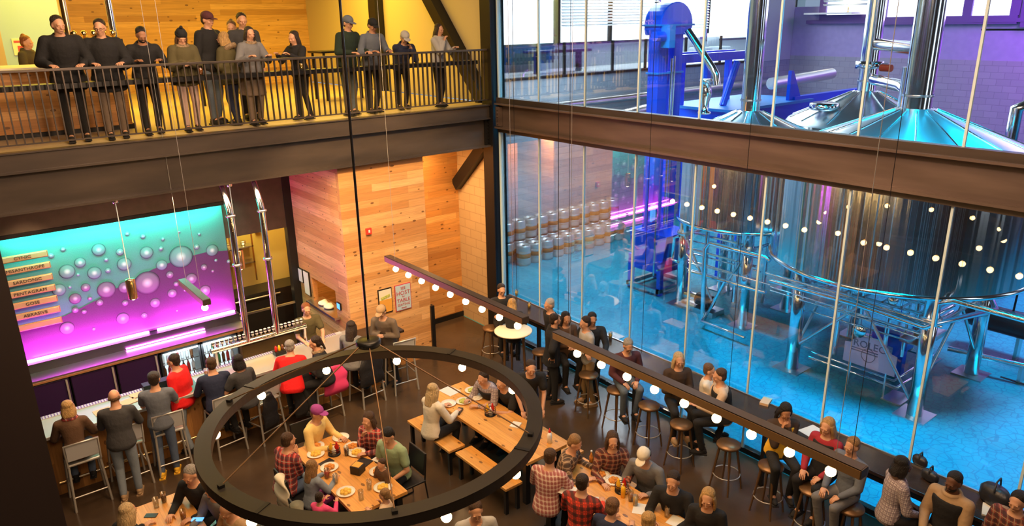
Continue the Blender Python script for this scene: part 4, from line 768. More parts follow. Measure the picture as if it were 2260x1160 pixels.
# blue platform frame behind
t=thing('blue_platform','bright blue steel platform frame with box bin behind the elevator','platform',(7.5,-.6,3.5))
MB().bb((6.6,-1.0,3.9),(10.2,1.0,4.35)).build('bin','paint_blue',t); MB().bb((6.5,-1.05,4.35),(10.3,1.1,4.42)).build('bin_lid','paint_blue_light',t)
MB().bb((5.4,-.25,5.55),(8.8,-.10,5.75)).build('crossbeam','paint_blue',t); MB().bb((5.4,.55,5.55),(8.8,.70,5.75)).build('crossbeam','paint_blue',t)
for x in (6.6,8.6):
    for y in (-.2,.6): MB().bb((x-.07,y-.07,4.42),(x+.07,y+.07,5.6)).build('upright','paint_blue',t)
MB().tube([(7.2,-.3,4.42),(7.7,-.3,5.5)],.09,4).build('strut','paint_blue',t)
MB().bb((9.6,-.9,4.3),(13.5,-.7,4.5)).build('arm','paint_blue',t); MB().bb((12.6,-.87,2.8),(12.75,-.73,4.3)).build('arm_post','paint_blue',t); MB().prism([(9.4,4.42),(10.0,4.42),(9.5,5.2),(9.4,5.2)],-.85,-.75).build('gusset','paint_blue',t)
for x in (6.75,10.0):
    for y in (-.85,.85): MB().bb((x-.06,y-.06,0),(x+.06,y+.06,3.9)).build('leg','paint_blue',t)
tag(MB().tube([(10.3,.3,4.75),(13.6,.3,4.85)],.17,18).build('grey_duct','steel_brushed'),'grey tube duct above the blue arm of the platform','duct')
for i,(x,y) in enumerate(((9.9,-2.2),(9.4,-3.6-.1+.9))):
    t=thing('valve_post','small steel valve with yellow cap on the platform, '+('nearer the blue bin' if i==0 else 'nearer the rear tank roof'),'valve',(x,y,4.2),group='yellow capped valves'); MB().lathe([(.05,-1.2),(.05,.1),(.10,.12),(.10,.3),(.04,.32)],(x,y,4.2),12).build('valve_stem','steel_chrome',t); MB().lathe([(.06,.32),(.06,.42)],(x,y,4.2),12).build('cap','brass',t)
# kegs
def keg():
    t=thing('beer_keg','silver keg','keg',group='kegs stacked along the grey block wall'); p=[(.15,0),(.195,.01),(.20,.06),(.205,.10),(.20,.14),(.205,.19),(.215,.205),(.205,.22),(.205,.36),(.215,.375),(.205,.39),(.20,.44),(.205,.48),(.20,.53),(.195,.575),(.17,.585),(.17,.53),(.02,.53)]
    MB().lathe(p,(0,0,0),26).build('body','aluminium',t,world=False); MB().lathe([(.208,.23),(.212,.235),(.212,.345),(.208,.35)],(0,0,0),26,closed=False).build('band','keg_band',t,world=False); MB().lathe([(.035,.53),(.035,.56)],(0,0,0),10).build('neck','steel_black',t,world=False); return t
k0=keg(); first=True
for row,(y,z,n,x0,dx,lb) in enumerate(((3.42,0,10,3.55,.425,'silver keg with brown band in the front floor row'),(3.92,0,11,3.35,.43,'silver keg in the rear row, lower of two'),(3.92,.59,11,3.35,.43,'silver keg in the rear row, on top of another keg'))):
    for k in range(n):
        L=(x0+dx*k,y,z)
        if first: k0.location=L; k0['label']=lb; first=False
        else: dup(k0,L,0,lb)
t=thing('floor_scale','flat square floor plate on the blue brewery floor near the glass','plate',(1.6,-2.6,0)); 
o=MB().box((1.75,-1.75,.006),(.4,.4,.012)); o.build('plate_face','steel_brushed',t)

# ================================================================ TABLE PROPS
TZ=.75
def plate(food,r=.125):
    t=thing('plate','plate','plate',group='food plates'); MB().lathe([(.01,0),(r*.6,.002),(r,.018),(r,.022),(r*.62,.008),(.01,.007)],(0,0,0),28,closed=False).build('dish','plate_white',t,world=False)
    if food:
        o=MB(); random.seed(3)
        for k in range(6): a=k*1.05; o.ell((r*.36*math.cos(a),r*.36*math.sin(a),.022),(r*.28,r*.24,.022),seg=10,rings=6)
        o.ell((0,0,.03),(r*.3,r*.3,.03),seg=10,rings=6); o.build('food',food,t,world=False)
    return t
def glass(drink,r=.038,h=.145):
    t=thing('drinking_glass','glass','glass',group='glasses of drink'); MB().lathe([(r*.8,0),(r,h),(r*.94,h),(r*.74,.012),(.001,.010)],(0,0,0),18,closed=False).build('glass_body','clear_glass',t,world=False)
    if drink: MB().lathe([(.001,.014),(r*.74,.014),(r*.88,h*.72),(.001,h*.72)],(0,0,0),16,closed=False).build('drink',drink,t,world=False)
    return t
PP={}
def place(kind,key,x,y,z,label,rz=0,**kw):
    k=(kind,key)
    if k not in PP:
        o=(plate(key,**kw) if kind=='plate' else glass(key,**kw)); PP[k]=o; o.location=(x,y,z); o.rotation_euler.z=rz; o['label']=label; return o
    return dup(PP[k],(x,y,z),rz,label)
T1='on the table under the ring chandelier'
for key,p,lb in (('food_yellow',(-5.683,-3.025,0.760),'white oval plate of eggs before the man in red plaid'),('food_orange',(-5.595,-2.834,0.760),'plate of orange food beside the person in the yellow hoodie'),('food_orange',(-5.191,-3.195,0.760),'plate of browned food before the woman in red'),('food_yellow',(-5.219,-3.374,0.760),'plate of wraps before the woman in red'),('food_orange',(-5.685,-3.467,0.760),'plate of orange fries at the left edge of the ring table'),('food_orange',(-5.215,-3.995,0.760),'bowl of orange fries before the man in green tee shirt'),('food_yellow',(-5.772,-4.128,0.760),'large plate of nachos at the near left of the ring table'),('food_yellow',(-5.349,-4.357,0.760),'plate beside the blonde child at the near end'),(None,(-5.209,-2.856,0.760),'nearly empty white plate at the far end of the ring table')):
    place('plate',key,p[0],p[1],TZ,lb)
for key,p,lb in (('food_green',(-2.858,-2.938,0.760),'plate of green salad on the long table beside the leaning man'),('food_green',(-3.182,-3.147,0.760),'plate of salad leaves in the middle of the long table'),(None,(-2.951,-3.167,0.760),'empty white plate on the far side of the long table'),(None,(-3.409,-3.051,0.760),'white plate with fork beside the blonde woman in white')): place('plate',key,p[0],p[1],TZ,lb)
for key,p,lb in (('food_orange',(-2.957,-6.013,0.760),'orange plate of food at the far end of the bottom table'),('food_orange',(-2.916,-6.224,0.760),'orange plate of food before the man in the white cap'),('food_orange',(-3.432,-6.425,0.760),'tan basket of food before the boy in navy')): place('plate',key,p[0],p[1],TZ,lb)
for key,p,lb in (('cola',(-5.353,-3.332,0.780),'dark drink glass in the middle of the ring table'),('ketchup',(-5.812,-3.665,0.780),'red drink in a clear cup at the left of the ring table'),(None,(-5.784,-3.853,0.780),'clear cup with straw beside the red drink'),(None,(-5.690,-4.399,0.780),'clear tumbler of ice at the near end of the ring table'),(None,(-5.500,-4.267,0.780),'clear tumbler beside the wrapped sandwich'),('beer_pale',(-3.086,-6.754,0.780),'tall glass of pale beer on the bottom table'),('beer_amber',(-3.060,-6.654,0.780),'glass of amber beer beside the mustard bottle'),(None,(-2.958,-7.158,0.780),'large empty glass jar on the bottom table'),('cola',(-7.670,-2.783,0.780),'small glass of dark beer on the lower left table'),('beer_amber',(-7.584,-3.326,0.780),'small tasting glass at the near end of the lower left table'),(None,(-7.778,-2.840,0.780),'empty clear glass in the middle of the lower left table')): place('glass',key,p[0],p[1],TZ,lb)
for key,p,lb in (('beer_pale',(-0.138,-3.478,1.100),'stemmed beer glass on the counter behind the young man in black'),('beer_pale',(-0.008,-0.631,1.100),'beer glass on the counter behind the man in the corner'),('beer_pale',(-0.276,-1.363,1.100),'beer glass on the counter beside the grey haired man'),('beer_amber',(-5.715,-0.415,1.100),'amber beer glass on the bar between the two seated drinkers'),('beer_amber',(-6.249,-0.107,1.100),'amber beer glass on the bar left of the man in dark blue'),('beer_pale',(-0.159,-9.920,1.100),'orange drink glass on the counter at the far right')): place('glass',key,p[0],p[1],1.07 if p[0]>-2 else 1.05,lb)
place('glass','beer_amber',-5.55,.20,5.87,'small glass on the balcony ledge before the woman in grey'); place('glass','beer_pale',-3.9,.20,5.87,'small glass on the balcony ledge before the woman in black jacket')
def caddy(p,label):
    x,y=p[0],p[1]; t=thing('condiment_caddy',label,'caddy',(x,y,TZ),group='condiment caddies'); c=MB()
    for z in (.01,.04,.07,.10): c.lathe([(.085,z),(.09,z),(.09,z+.008),(.085,z+.008),(.085,z)],(x,y,TZ),20,closed=False)
    c.lathe([(.01,0),(.09,0),(.09,.006),(.01,.006)],(x,y,TZ),20); c.build('wire_basket','steel_black',t)
    for k,(m_,h) in enumerate((('ketchup',.15),('mustard',.15),('napkin',.12))): a=2.1*k; b_=MB().lathe([(.03,0),(.03,h*.7),(.012,h),(.012,h+.02)],(x+.045*math.cos(a),y+.045*math.sin(a),TZ+.01),12).build('sauce_bottle',m_,t)
caddy((-5.474,-3.187,0.760),'wire caddy with sauce bottles on the ring table'); caddy((-3.100,-3.753,0.760),'wire caddy with red and yellow bottles on the long table'); caddy((-3.000,-6.441,0.760),'wire caddy with sauce bottles on the bottom table')
def flat(name,p,d,m,label,cat,rz=0,z=TZ,grp=None):
    o=MB().box((0,0,d[2]/2),d).build(name,m,bevel=.001); o.location=(p[0],p[1],z); o.rotation_euler.z=rz; tag(o,label,cat,grp); return o
flat('menu_card',(-5.296,-3.668,0.760),(.26,.20,.012),'black_plastic','black menu folded in the middle of the ring table','menu',.4)
flat('menu_card',(-5.660,-3.314,0.760),(.20,.12,.008),'black_plastic','black napkin folder at the left edge of the ring table','menu',.2)
flat('menu_card',(-3.139,-2.696,0.760),(.24,.30,.004),'paper','white paper menu on the long table beside the blonde woman','menu',.1)
q=(-5.429,-3.813,0.760); t=thing('promo_box','black and red printed promotional box on the ring table','box',(q[0],q[1],TZ)); MB().box((q[0],q[1],TZ+.06),(.15,.15,.12),rz=.5).build('box_body','black_plastic',t,bevel=.004); MB().box((q[0],q[1],TZ+.122),(.12,.12,.004),rz=.5).build('printed_lid','poster_orange',t)
flat('camera_case',(-3.432,-3.376,0.760),(.18,.08,.04),'leather_black','black phone and strap at the left edge of the long table','phone',.6)
flat('napkin',(-3.006,-4.265,0.760),(.16,.14,.02),'napkin','crumpled white napkin on the near half of the long table','napkin',.5)
flat('napkin',(-5.050,-3.700,0.760),(.16,.12,.006),'napkin','white napkin between the black menu and the man in green','napkin',.3)
flat('paper_menu',(-3.596,-5.984,0.800),(.22,.30,.006),'paper','white paper menu held by the man in faded plaid','menu',.3,z=TZ+.06)
flat('paper_menu',(-3.070,-6.876,0.760),(.22,.26,.004),'paper','white paper menu lying on the bottom table beside the beer','menu',.6)
flat('paper_menu',(-2.942,-7.308,0.760),(.20,.22,.004),'paper','white paper at the near edge before the blonde woman','menu',.2)
flat('phone',(-7.879,-2.971,0.760),(.08,.15,.010),'black_plastic','black phone on the lower left table beside the blonde woman','phone',.9)
flat('phone',(-7.466,-3.506,0.760),(.07,.14,.010),'screen_blue','lit phone held over the lower left table','phone',.9,z=TZ+.05)
flat('paper_menu',(-7.844,-0.256,1.070),(.24,.20,.004),'paper_tan','tan paper menu on the bar before the bald man','menu',.1,z=1.053)
flat('paper_menu',(-7.467,-0.189,1.070),(.22,.20,.004),'paper_tan','tan paper menu on the teal bar inlay, nearer the column','menu',.2,z=1.056)
flat('paper_menu',(-7.286,-0.033,1.070),(.24,.18,.004),'paper_tan','tan paper menu on the teal bar inlay, nearer the man in grey','menu',.1,z=1.056)
flat('bar_tray',(-6.95,.02),(.50,.16,.10),'black_plastic','dark rubber tray on the back of the bar by the grey shirted man','tray',0,z=1.068)
flat('paper_menu',(-0.291,-7.494,1.070),(.30,.20,.004),'paper','white paper on the counter beside the woman in red sleeves','menu',-.2,z=1.07)
flat('wallet',(-0.067,-6.629,1.070),(.22,.13,.04),'paper_tan','tan purse lying on the counter between two drinkers','purse',.3,z=1.07)
flat('phone',(-0.640,-9.358,1.000),(.07,.14,.010),'screen_blue','lit phone near the hands of the man in black vest','phone',.5,z=1.072)
flat('towel',(-0.363,-9.782,1.070),(.26,.16,.02),'poster_cream','cream cloth under the black handbag','cloth',.3,z=1.07)
def bag(p,label,s_=1.0,rz=0):
    x,y=p[0],p[1]; t=thing('handbag',label,'bag',(x,y,1.07),group='black bags on the counter'); MB().loft([(Vector((x,y,1.075+h)),.19*s_*a,.10*s_*a,Vector((math.cos(rz),math.sin(rz),0)),Vector((-math.sin(rz),math.cos(rz),0))) for h,a in ((0,.85),(.06*s_,1),(.16*s_,.98),(.22*s_,.7))],20).build('bag_body','leather_black',t)
    MB().tube([(x-.10*s_,y,1.07+.20*s_),(x-.06*s_,y,1.07+.32*s_),(x+.06*s_,y,1.07+.32*s_),(x+.10*s_,y,1.07+.20*s_)],.010,8).build('handle','leather_black',t)
bag((-0.190,-9.761,1.120),'large black leather handbag on the counter at the far right',1.05,1.2); bag((-0.012,-8.834,1.120),'small black bag on the counter behind the woman in patterned sweater',.55,1.3); bag((-0.265,-9.063,1.120),'black camera bag with strap and lens on the counter',.6,1.3)
x,y=(-2.936,-4.962,0.760)[:2]; t=thing('spray_bottle','white squeeze bottle with red cap at the near end of the long table','bottle',(x,y,TZ)); MB().lathe([(.035,0),(.035,.13),(.02,.17)],(x,y,TZ),14).build('bottle_body','bottle_white',t); MB().lathe([(.02,.17),(.02,.20),(.008,.21),(.006,.24)],(x,y,TZ),12).build('cap','ketchup',t)
x,y=(-2.860,-5.742,0.760)[:2]; t=thing('sauce_bottle','orange sauce bottle standing at the far end of the bottom table','bottle',(x,y,TZ)); MB().lathe([(.03,0),(.03,.12),(.012,.16),(.012,.19)],(x,y,TZ),14).build('bottle_body','food_orange',t); MB().lathe([(.013,.19),(.013,.215)],(x,y,TZ),10).build('cap','white',t)
x,y=(-3.079,-6.539,0.760)[:2]; t=thing('mustard_bottle','yellow mustard bottle beside the tall beer','bottle',(x,y,TZ)); MB().lathe([(.03,0),(.03,.14),(.012,.17)],(x,y,TZ),14).build('bottle_body','mustard',t); MB().lathe([(.012,.17),(.006,.21)],(x,y,TZ),10).build('nozzle','mustard',t)

# ================================================================ PEOPLE
SKIN={'l':(.62,.33,.20),'m':(.50,.25,.14),'d':(.13,.055,.03),'t':(.40,.19,.10)}
for k,c in SKIN.items():
    m_=mat('skin_'+k,c,.5,bump=.04,bs=60); m_.node_tree.nodes['Principled BSDF'].inputs['Subsurface Weight'].default_value=0
mat('lip',(.40,.12,.09),.5); mat('eye_white',(.7,.68,.64),.3); mat('eye_dark',(.02,.012,.01),.3)
def cloth(name,c,var=None): return mat('cl_'+name,c,.88,var=var,vs=5,bump=.5,bs=14)
for n_,c in dict(black=(.012,.012,.014),navy=(.015,.022,.06),darkgrey=(.045,.045,.05),grey=(.17,.17,.18),lightgrey=(.42,.41,.40),white=(.72,.66,.55),cream=(.62,.46,.32),red=(.80,.01,.012),darkred=(.33,.02,.035),green=(.30,.42,.26),dgreen=(.015,.03,.018),olive=(.09,.075,.03),brown=(.10,.05,.025),tan=(.40,.26,.14),jeans=(.09,.13,.22),jeansl=(.22,.27,.34),maroon=(.09,.025,.03),yellow=(.82,.60,.22),pink=(.80,.08,.25),denim=(.10,.13,.17),slate=(.13,.15,.19),palepants=(.50,.36,.32),browngrey=(.15,.11,.08),leather=(.05,.03,.02),mustard=(.85,.48,.03),khaki=(.30,.19,.08),purple=(.35,.06,.30)).items(): cloth(n_,c)
plaid('cl_plaidred',(.62,.05,.04),(.06,.03,.04),(.55,.40,.32),.085); plaid('cl_buffalo',(.75,.06,.03),(.03,.02,.02),(.4,.04,.02),.095); plaid('cl_plaidpink',(.62,.38,.32),(.36,.10,.10),(.8,.7,.6),.055); plaid('cl_plaidbrown',(.22,.13,.08),(.06,.04,.03),(.5,.36,.22),.07); plaid('cl_plaidmaroon',(.28,.06,.04),(.05,.02,.02),(.35,.25,.15),.07); plaid('cl_patterned',(.62,.55,.55),(.22,.17,.20),(.08,.06,.10),.05)
for n_,c in dict(black=(.012,.009,.008),dbrown=(.035,.018,.010),brown=(.09,.045,.02),lbrown=(.20,.10,.045),blonde=(.60,.36,.13),pblonde=(.72,.52,.27),dblonde=(.38,.21,.08),grey=(.42,.39,.36),white=(.62,.58,.54),ginger=(.35,.11,.03)).items(): mat('hair_'+n_,c,.55,bump=.9,bs=22,stretch=(6,6,1),var=tuple(k*.6 for k in c),vs=12)
mat('fur_trim',(.38,.27,.16),.9,bump=1,bs=50,var=(.2,.13,.07),vs=30)
PEND=[] # (object, voxel, smooth iterations, extra MB list)
def later(o,vox,it,extra=None):
    PEND.append((o,vox,it,extra)); m_=o.modifiers.new('r','REMESH'); m_.mode='VOXEL'; m_.voxel_size=vox; m_.use_smooth_shade=True
    if it: s_=o.modifiers.new('s','SMOOTH'); s_.iterations=it; s_.factor=.5
def flush():
    bpy.context.view_layer.update(); dg=bpy.context.evaluated_depsgraph_get(); res=[]
    for o,v,i,e in PEND: res.append((o,bpy.data.meshes.new_from_object(o.evaluated_get(dg)),e))
    for o,me,e in res:
        mats=list(o.data.materials); nm=o.data.name; o.modifiers.clear(); old=o.data
        if e:
            V=[tuple(v.co) for v in me.vertices]; F=[tuple(p.vertices) for p in me.polygons]; mi=[0]*len(F); sm=[True]*len(F)
            for k,(mb,m_) in enumerate(e):
                n=len(V); V+=mb.v; F+=[tuple(i+n for i in f) for f in mb.f]; sm+=mb.sm
                idx=0 if m_ is None else len(mats)
                if m_ is not None: mats.append(MAT[m_])
                mi+=[idx]*len(mb.f)
            m2=bpy.data.meshes.new(nm); m2.from_pydata(V,[],F); m2.polygons.foreach_set('use_smooth',sm); m2.polygons.foreach_set('material_index',mi); m2.update(); me=m2
        me.materials.clear()
        for q in mats: me.materials.append(q)
        o.data=me; bpy.data.meshes.remove(old)
    PEND.clear()
def ik(a,b,l1,l2,hint):
    d=b-a; L=min(d.length,(l1+l2)*.995); t=d.normalized(); b2=a+t*L; x=(L*L+l1*l1-l2*l2)/(2*L); h=math.sqrt(max(l1*l1-x*x,0)); n=(hint-t*hint.dot(t)); n=n.normalized() if n.length>1e-4 else Vector((0,0,-1)); return a+t*x+n*h,b2
ARM={'table':((-.16,.42,None),(.16,.42,None)),'rail':((-.20,.34,None),(.18,.34,None)),'down':((-.27,.02,-.60),(.27,.02,-.60)),'chest':((-.05,.26,-.24),(.05,.27,-.22)),'face':((-.12,.36,None),(.04,.20,-.02)),'faceb':((-.04,.19,.0),(.05,.20,-.02)),'lap':((-.12,.30,-.38),(.12,.30,-.38)),'cross':((.10,.20,-.24),(-.10,.22,-.20)),'reach':((-.10,.55,None),(.18,.50,None)),'hip':((-.27,.02,-.60),(.24,-.04,-.38))}
def person(label,x,y,zb,face,pose='stand',hs=.45,lean=6,arms='table',top='black',pants='black',hair=('short','dbrown'),skin='l',s=1.0,sex='m',sleeve='long',htop=.78,hyaw=0,hpitch=12,shoes='black',coat=0,bulk=0,vest=None,hat=None,beard=None,glasses=False,scarf=None,fat=1.0,group=None,skirt=None,hood=None):
    root=thing('person',label,'person',(x,y,zb),R(face-90),group)
    V3=Vector; a=R(lean); up=V3((0,math.sin(a),math.cos(a))); bk=V3((0,-math.cos(a),math.sin(a))); X=V3((1,0,0))
    f=sex=='f'
    P=V3((0,0,(.92*s if pose=='stand' else hs+.09*s+.02)))
    def sp(t): return P+up*(t*s)
    prof=[(-.10,.120,.100),(-.04,.160 if not f else .165,.118),(.06,.150,.108),(.18,.128 if not f else .115,.095),(.30,.148 if not f else .130,.108),(.40,.172 if not f else .148,.112),(.46,.165 if not f else .140,.098),(.505,.095,.078),(.54,.060,.060)]
    def torso(mb,inf,t0=-.11,t1=.56,skirtw=0):
        r=[]
        for t,rx,ry in prof:
            if t<t0 or t>t1: continue
            k=fat if t<.35 else 1+(fat-1)*.4
            r.append((sp(t),(rx*k)*s+inf,(ry*k)*s+inf,X,bk))
        mb.loft(r,20)
    sw=.185 if not f else .160
    sh=[sp(.455)+X*(-sw*s),sp(.455)+X*(sw*s)]
    b=R(lean*.6+6); neck=sp(.52); hup=V3((0,math.sin(b),math.cos(b))); HC=neck+hup*(.148*s)
    # arms
    tg=ARM[arms] if isinstance(arms,str) else arms
    hands=[]
    for i,(sx,q) in enumerate(zip((-1,1),tg)):
        z=htop+.03 if q[2] is None else sh[i].z+q[2]*s
        q_=V3((q[0]*s,q[1]*s,z)); hint=V3((sx*.55,-.35,-.9)) if (q[2] is None or q[2]>-.5) else V3((sx*.3,-1,0))
        el,wr=ik(sh[i],q_,.285*s,.25*s,hint); hands.append((sh[i],el,wr))
    # legs
    legs=[]
    for i,sx in enumerate((-1,1)):
        hip=P+V3((sx*.09*s,0,-.03*s))
        if pose=='stand':
            an=V3((sx*.10*s,-.02+(.05 if i else -.04),.085*s)); kn=V3((sx*.10*s,.035,.50*s))
        elif hs>.6:
            kn=hip+V3((sx*.05,.40*s,-.02)); an=V3((sx*.11,.30*s,.33))
        else:
            kn=hip+V3((sx*.05,.42*s,.01)); an=V3((sx*.11,.36*s,.085*s))
        legs.append((hip,kn,an))
    # body ----------------------------------------------------------
    B=MB(); torso(B,0)
    B.cap(sp(.50),neck+hup*.08*s,.068*s,.057*s)
    for S_,E_,W_ in hands:
        B.cap(sp(.46)+(S_-sp(.46))*.5,S_,.060*s,.055*s); B.cap(S_,E_,.050*s,.040*s); B.cap(E_,W_,.040*s,.027*s)
    for h_,k_,a_ in legs: B.cap(h_,k_,.078*s,.055*s); B.cap(k_,a_,.052*s,.038*s); B.cap(a_,a_+V3((0,.10*s,-.035*s)),.04*s,.03*s)
    M=Matrix.Translation(HC)@Matrix.Rotation(R(hyaw),4,'Z')@Matrix.Rotation(R(-hpitch),4,'X')@Matrix.Scale(s*(1.0 if s>.9 else 1.12),4)
    B.ell((0,-.008,.025),(.073,.090,.088),M,18,12); B.ell((0,.022,-.035),(.056,.064,.070),M,16,10); B.ell((0,.060,-.078),(.026,.022,.020),M); B.ell((0,.076,.022),(.052,.018,.016),M)
    B.ell((0,.092,-.010),(.012,.017,.024),M); B.ell((0,.103,-.022),(.015,.013,.011),M)
    for sx in (-1,1): B.ell((sx*.074,-.004,-.006),(.012,.021,.031),M); B.ell((sx*.038,.066,-.022),(.020,.018,.018),M)
    body=B.build('body','skin_'+skin,root,world=False)
    ex=[]; F=MB()
    for S_,E_,W_ in hands:
        d=(W_-E_).normalized(); n_=V3((0,0,1))-d*d.z; n_=n_.normalized() if n_.length>.2 else V3((0,1,0)); sd=d.cross(n_).normalized(); side=1 if W_.x<0 else -1
        if sd.x*side<0: sd=-sd
        pal=W_+d*.045*s; Mx=Matrix((sd,d,n_)).transposed().to_4x4(); Mx.translation=pal; F.ell((0,0,0),(.040*s,.055*s,.017*s),Mx,14,9)
        for k,(u,l) in enumerate(((-.030,.062),(-.010,.075),(.011,.080),(.031,.070))):
            p0=pal+sd*u*s+d*.040*s; p1=p0+(d*.8-n_*.25)*l*.55*s; p2=p1+(d*.45-n_*.75)*l*.5*s; F.cap(p0,p1,.0092*s,.0086*s,8); F.cap(p1,p2,.0086*s,.007*s,8)
        p0=pal+sd*.036*s-d*.018*s; p1=p0+(sd*.8+d*.5-n_*.3)*.035*s; p2=p1+(sd*.2+d*.8-n_*.4)*.030*s; F.cap(p0,p1,.012*s,.010*s,8); F.cap(p1,p2,.010*s,.008*s,8)
    ex.append((F,None))
    e1=MB();e2=MB();e3=MB()
    for sx in (-1,1): e1.ell((sx*.030,.0795,.002),(.0135,.008,.0065),M,10,7); e2.ell((sx*.030,.0855,.001),(.006,.0035,.006),M,8,6); e2.ell((sx*.031,.088,.022),(.020,.006,.0045),M,8,6)
    e3.ell((0,.0915,-.050),(.023,.007,.0068),M,10,6); ex+= [(e1,'eye_white'),(e2,'eye_dark'),(e3,'lip')]
    later(body,.0115 if s>.8 else .010,2,ex)
    # top -----------------------------------------------------------
    T=MB(); inf=.017+.016*(coat>0)+.010*(bulk>0);
    if coat or bulk: T.lathe([(.072,-.02),(.105,-.015),(.108,.02),(.092,.05),(.075,.04),(.072,-.02)],(0,0,0),20,Matrix.Translation(sp(.51))@Matrix.Rotation(-a-.15,4,'X'),closed=False)
    torso(T,inf,-.11,.515)
    if coat: 
        w_=prof[1][1]*fat*s+inf+.01
        if pose=='stand': T.loft([(sp(-.02),w_,.125*s+inf,X,bk),(sp(-coat),w_*1.05,.135*s+inf,X,bk)],20)
    for S_,E_,W_ in hands:
        T.cap(sp(.46)+(S_-sp(.46))*.55,S_,.070*s+inf*.4,.062*s+inf*.4)
        if sleeve=='long': T.cap(S_,E_,.056*s+inf*.75,.050*s+inf*.6); T.cap(E_,E_+(W_-E_)*.93,.050*s+inf*.5,.036*s+inf*.4)
        elif sleeve=='short': T.cap(S_,S_+(E_-S_)*.62,.058*s+inf*.6,.060*s+inf*.5)
    later(T.build('shirt' if not coat else 'coat','cl_'+top,root,world=False),.015,2)
    if vest:
        W=MB(); torso(W,inf+.016,-.09,.50); later(W.build('vest','cl_'+vest,root,world=False),.015,2)
    Q=MB(); torso(Q,.009,-.11,.07)
    for h_,k_,a_ in legs: Q.cap(h_,k_,.090*s,.068*s); Q.cap(k_,a_+(k_-a_)*.06,.066*s,.052*s)
    if skirt: Q.loft([(sp(.05),.16,.12,X,bk),(sp(-.38),.23,.20,X,bk)],20)
    later(Q.build('trousers' if not skirt else 'skirt','cl_'+pants,root,world=False),.016,2)
    for h_,k_,a_ in legs:
        S=MB(); c_=a_+V3((0,.05*s,-.045*s)); S.ell(tuple(c_),(.048*s,.135*s,.048*s)); S.ell(tuple(c_+V3((0,-.05*s,.03*s))),(.045*s,.07*s,.055*s)); S.box(tuple(c_+V3((0,0,-.03*s))),(.085*s,.26*s,.02*s)); S.build('shoe','cl_'+shoes,root,world=False)
    # hair ----------------------------------------------------------
    st,hc=hair; H=MB(); hm='hair_'+hc
    if st!='none':
        if st in('short','long','bob','bun','pony'):
            H.ell((0,-.032,.058),(.082,.088,.076),M,20,12); H.ell((0,-.045,.005),(.078,.062,.085),M,18,10)
        if st=='bald': 
            for sx in (-1,1): H.ell((sx*.062,-.035,-.005),(.018,.045,.035),M)
            H.ell((0,-.07,-.01),(.055,.026,.04),M)
        if st in('long','bob'):
            L=-.23 if st=='long' else -.12
            for sx in (-1,1): H.loft([(M@V3((sx*.066,-.01,.04)),.022*s,.055*s,X,V3((0,1,0))),(M@V3((sx*.082,-.012,-.05)),.022*s,.052*s,X,V3((0,1,0))),(M@V3((sx*.078,-.01,L)),.020*s,.040*s,X,V3((0,1,0)))],14)
            H.loft([(M@V3((0,-.055,.06)),.070*s,.050*s,X,V3((0,1,0))),(M@V3((0,-.075,-.06)),.085*s,.045*s,X,V3((0,1,0))),(M@V3((0,-.085,L)),.080*s,.032*s,X,V3((0,1,0)))],18)
        if st=='bun': H.ell((0,-.07,.115),(.038,.038,.036),M)
        if st=='pony': H.cap(M@V3((0,-.10,.03)),M@V3((0,-.13,-.14)),.030*s,.018*s)
        later(H.build('hair',hm,root,world=False),.011,1)
    if beard: 
        Bd=MB(); Bd.ell((0,.030,-.062),(.056,.062,.046),M,16,10); Bd.ell((0,.088,-.038),(.026,.010,.006),M); Bd.build('beard','hair_'+beard,root,world=False)
    if hat:
        k,c_=hat; K=MB()
        if k=='cap' or k=='capback':
            K.ell((0,-.012,.062),(.088,.103,.080),M,20,12); by=1 if k=='cap' else -1; K.ell((0,by*.105,.050),(.066,.075,.010),M,16,8); nm='cap'
        else: K.ell((0,-.015,.065),(.089,.102,.095),M,20,12); K.lathe([(.090,.02),(.098,.025),(.098,.065),(.09,.07)],(0,-.015,.01),20,M,closed=False); K.ell((0,-.02,.175),(.028,.028,.028),M); nm='beanie'
        K.build(nm,'cl_'+c_,root,world=False)
    if glasses:
        G=MB()
        for sx in (-1,1): G.lathe([(.017,-.001),(.020,-.001),(.020,.002),(.017,.002),(.017,-.001)],(0,0,0),14,M@Matrix.Translation((sx*.030,.094,.002))@Matrix.Rotation(R(90),4,'X'),closed=False); G.tube([M@V3((sx*.05,.092,.004)),M@V3((sx*.076,.0,.006))],.002,5)
        G.tube([M@V3((-.011,.097,.004)),M@V3((.011,.097,.004))],.002,5); G.build('glasses','eye_dark',root,world=False)
    if scarf:
        o=MB(); o.lathe([(.075,-.03),(.105,-.015),(.11,.015),(.085,.04),(.07,.02),(.075,-.03)],(0,0,0),22,Matrix.Translation(sp(.515))@Matrix.Rotation(-a,4,'X'),closed=False); o.build('scarf','cl_'+scarf if 'cl_'+scarf in MAT else scarf,root,world=False)
    if hood:
        o=MB(); Mh=Matrix.Translation(sp(.49)+bk*.07)@Matrix.Rotation(-a-.5,4,'X'); o.lathe([(.085,-.03),(.135,-.01),(.14,.03),(.10,.05),(.085,-.03)],(0,0,0),22,Mh,closed=False); o.build('hood_trim',hood,root,world=False)
    return root

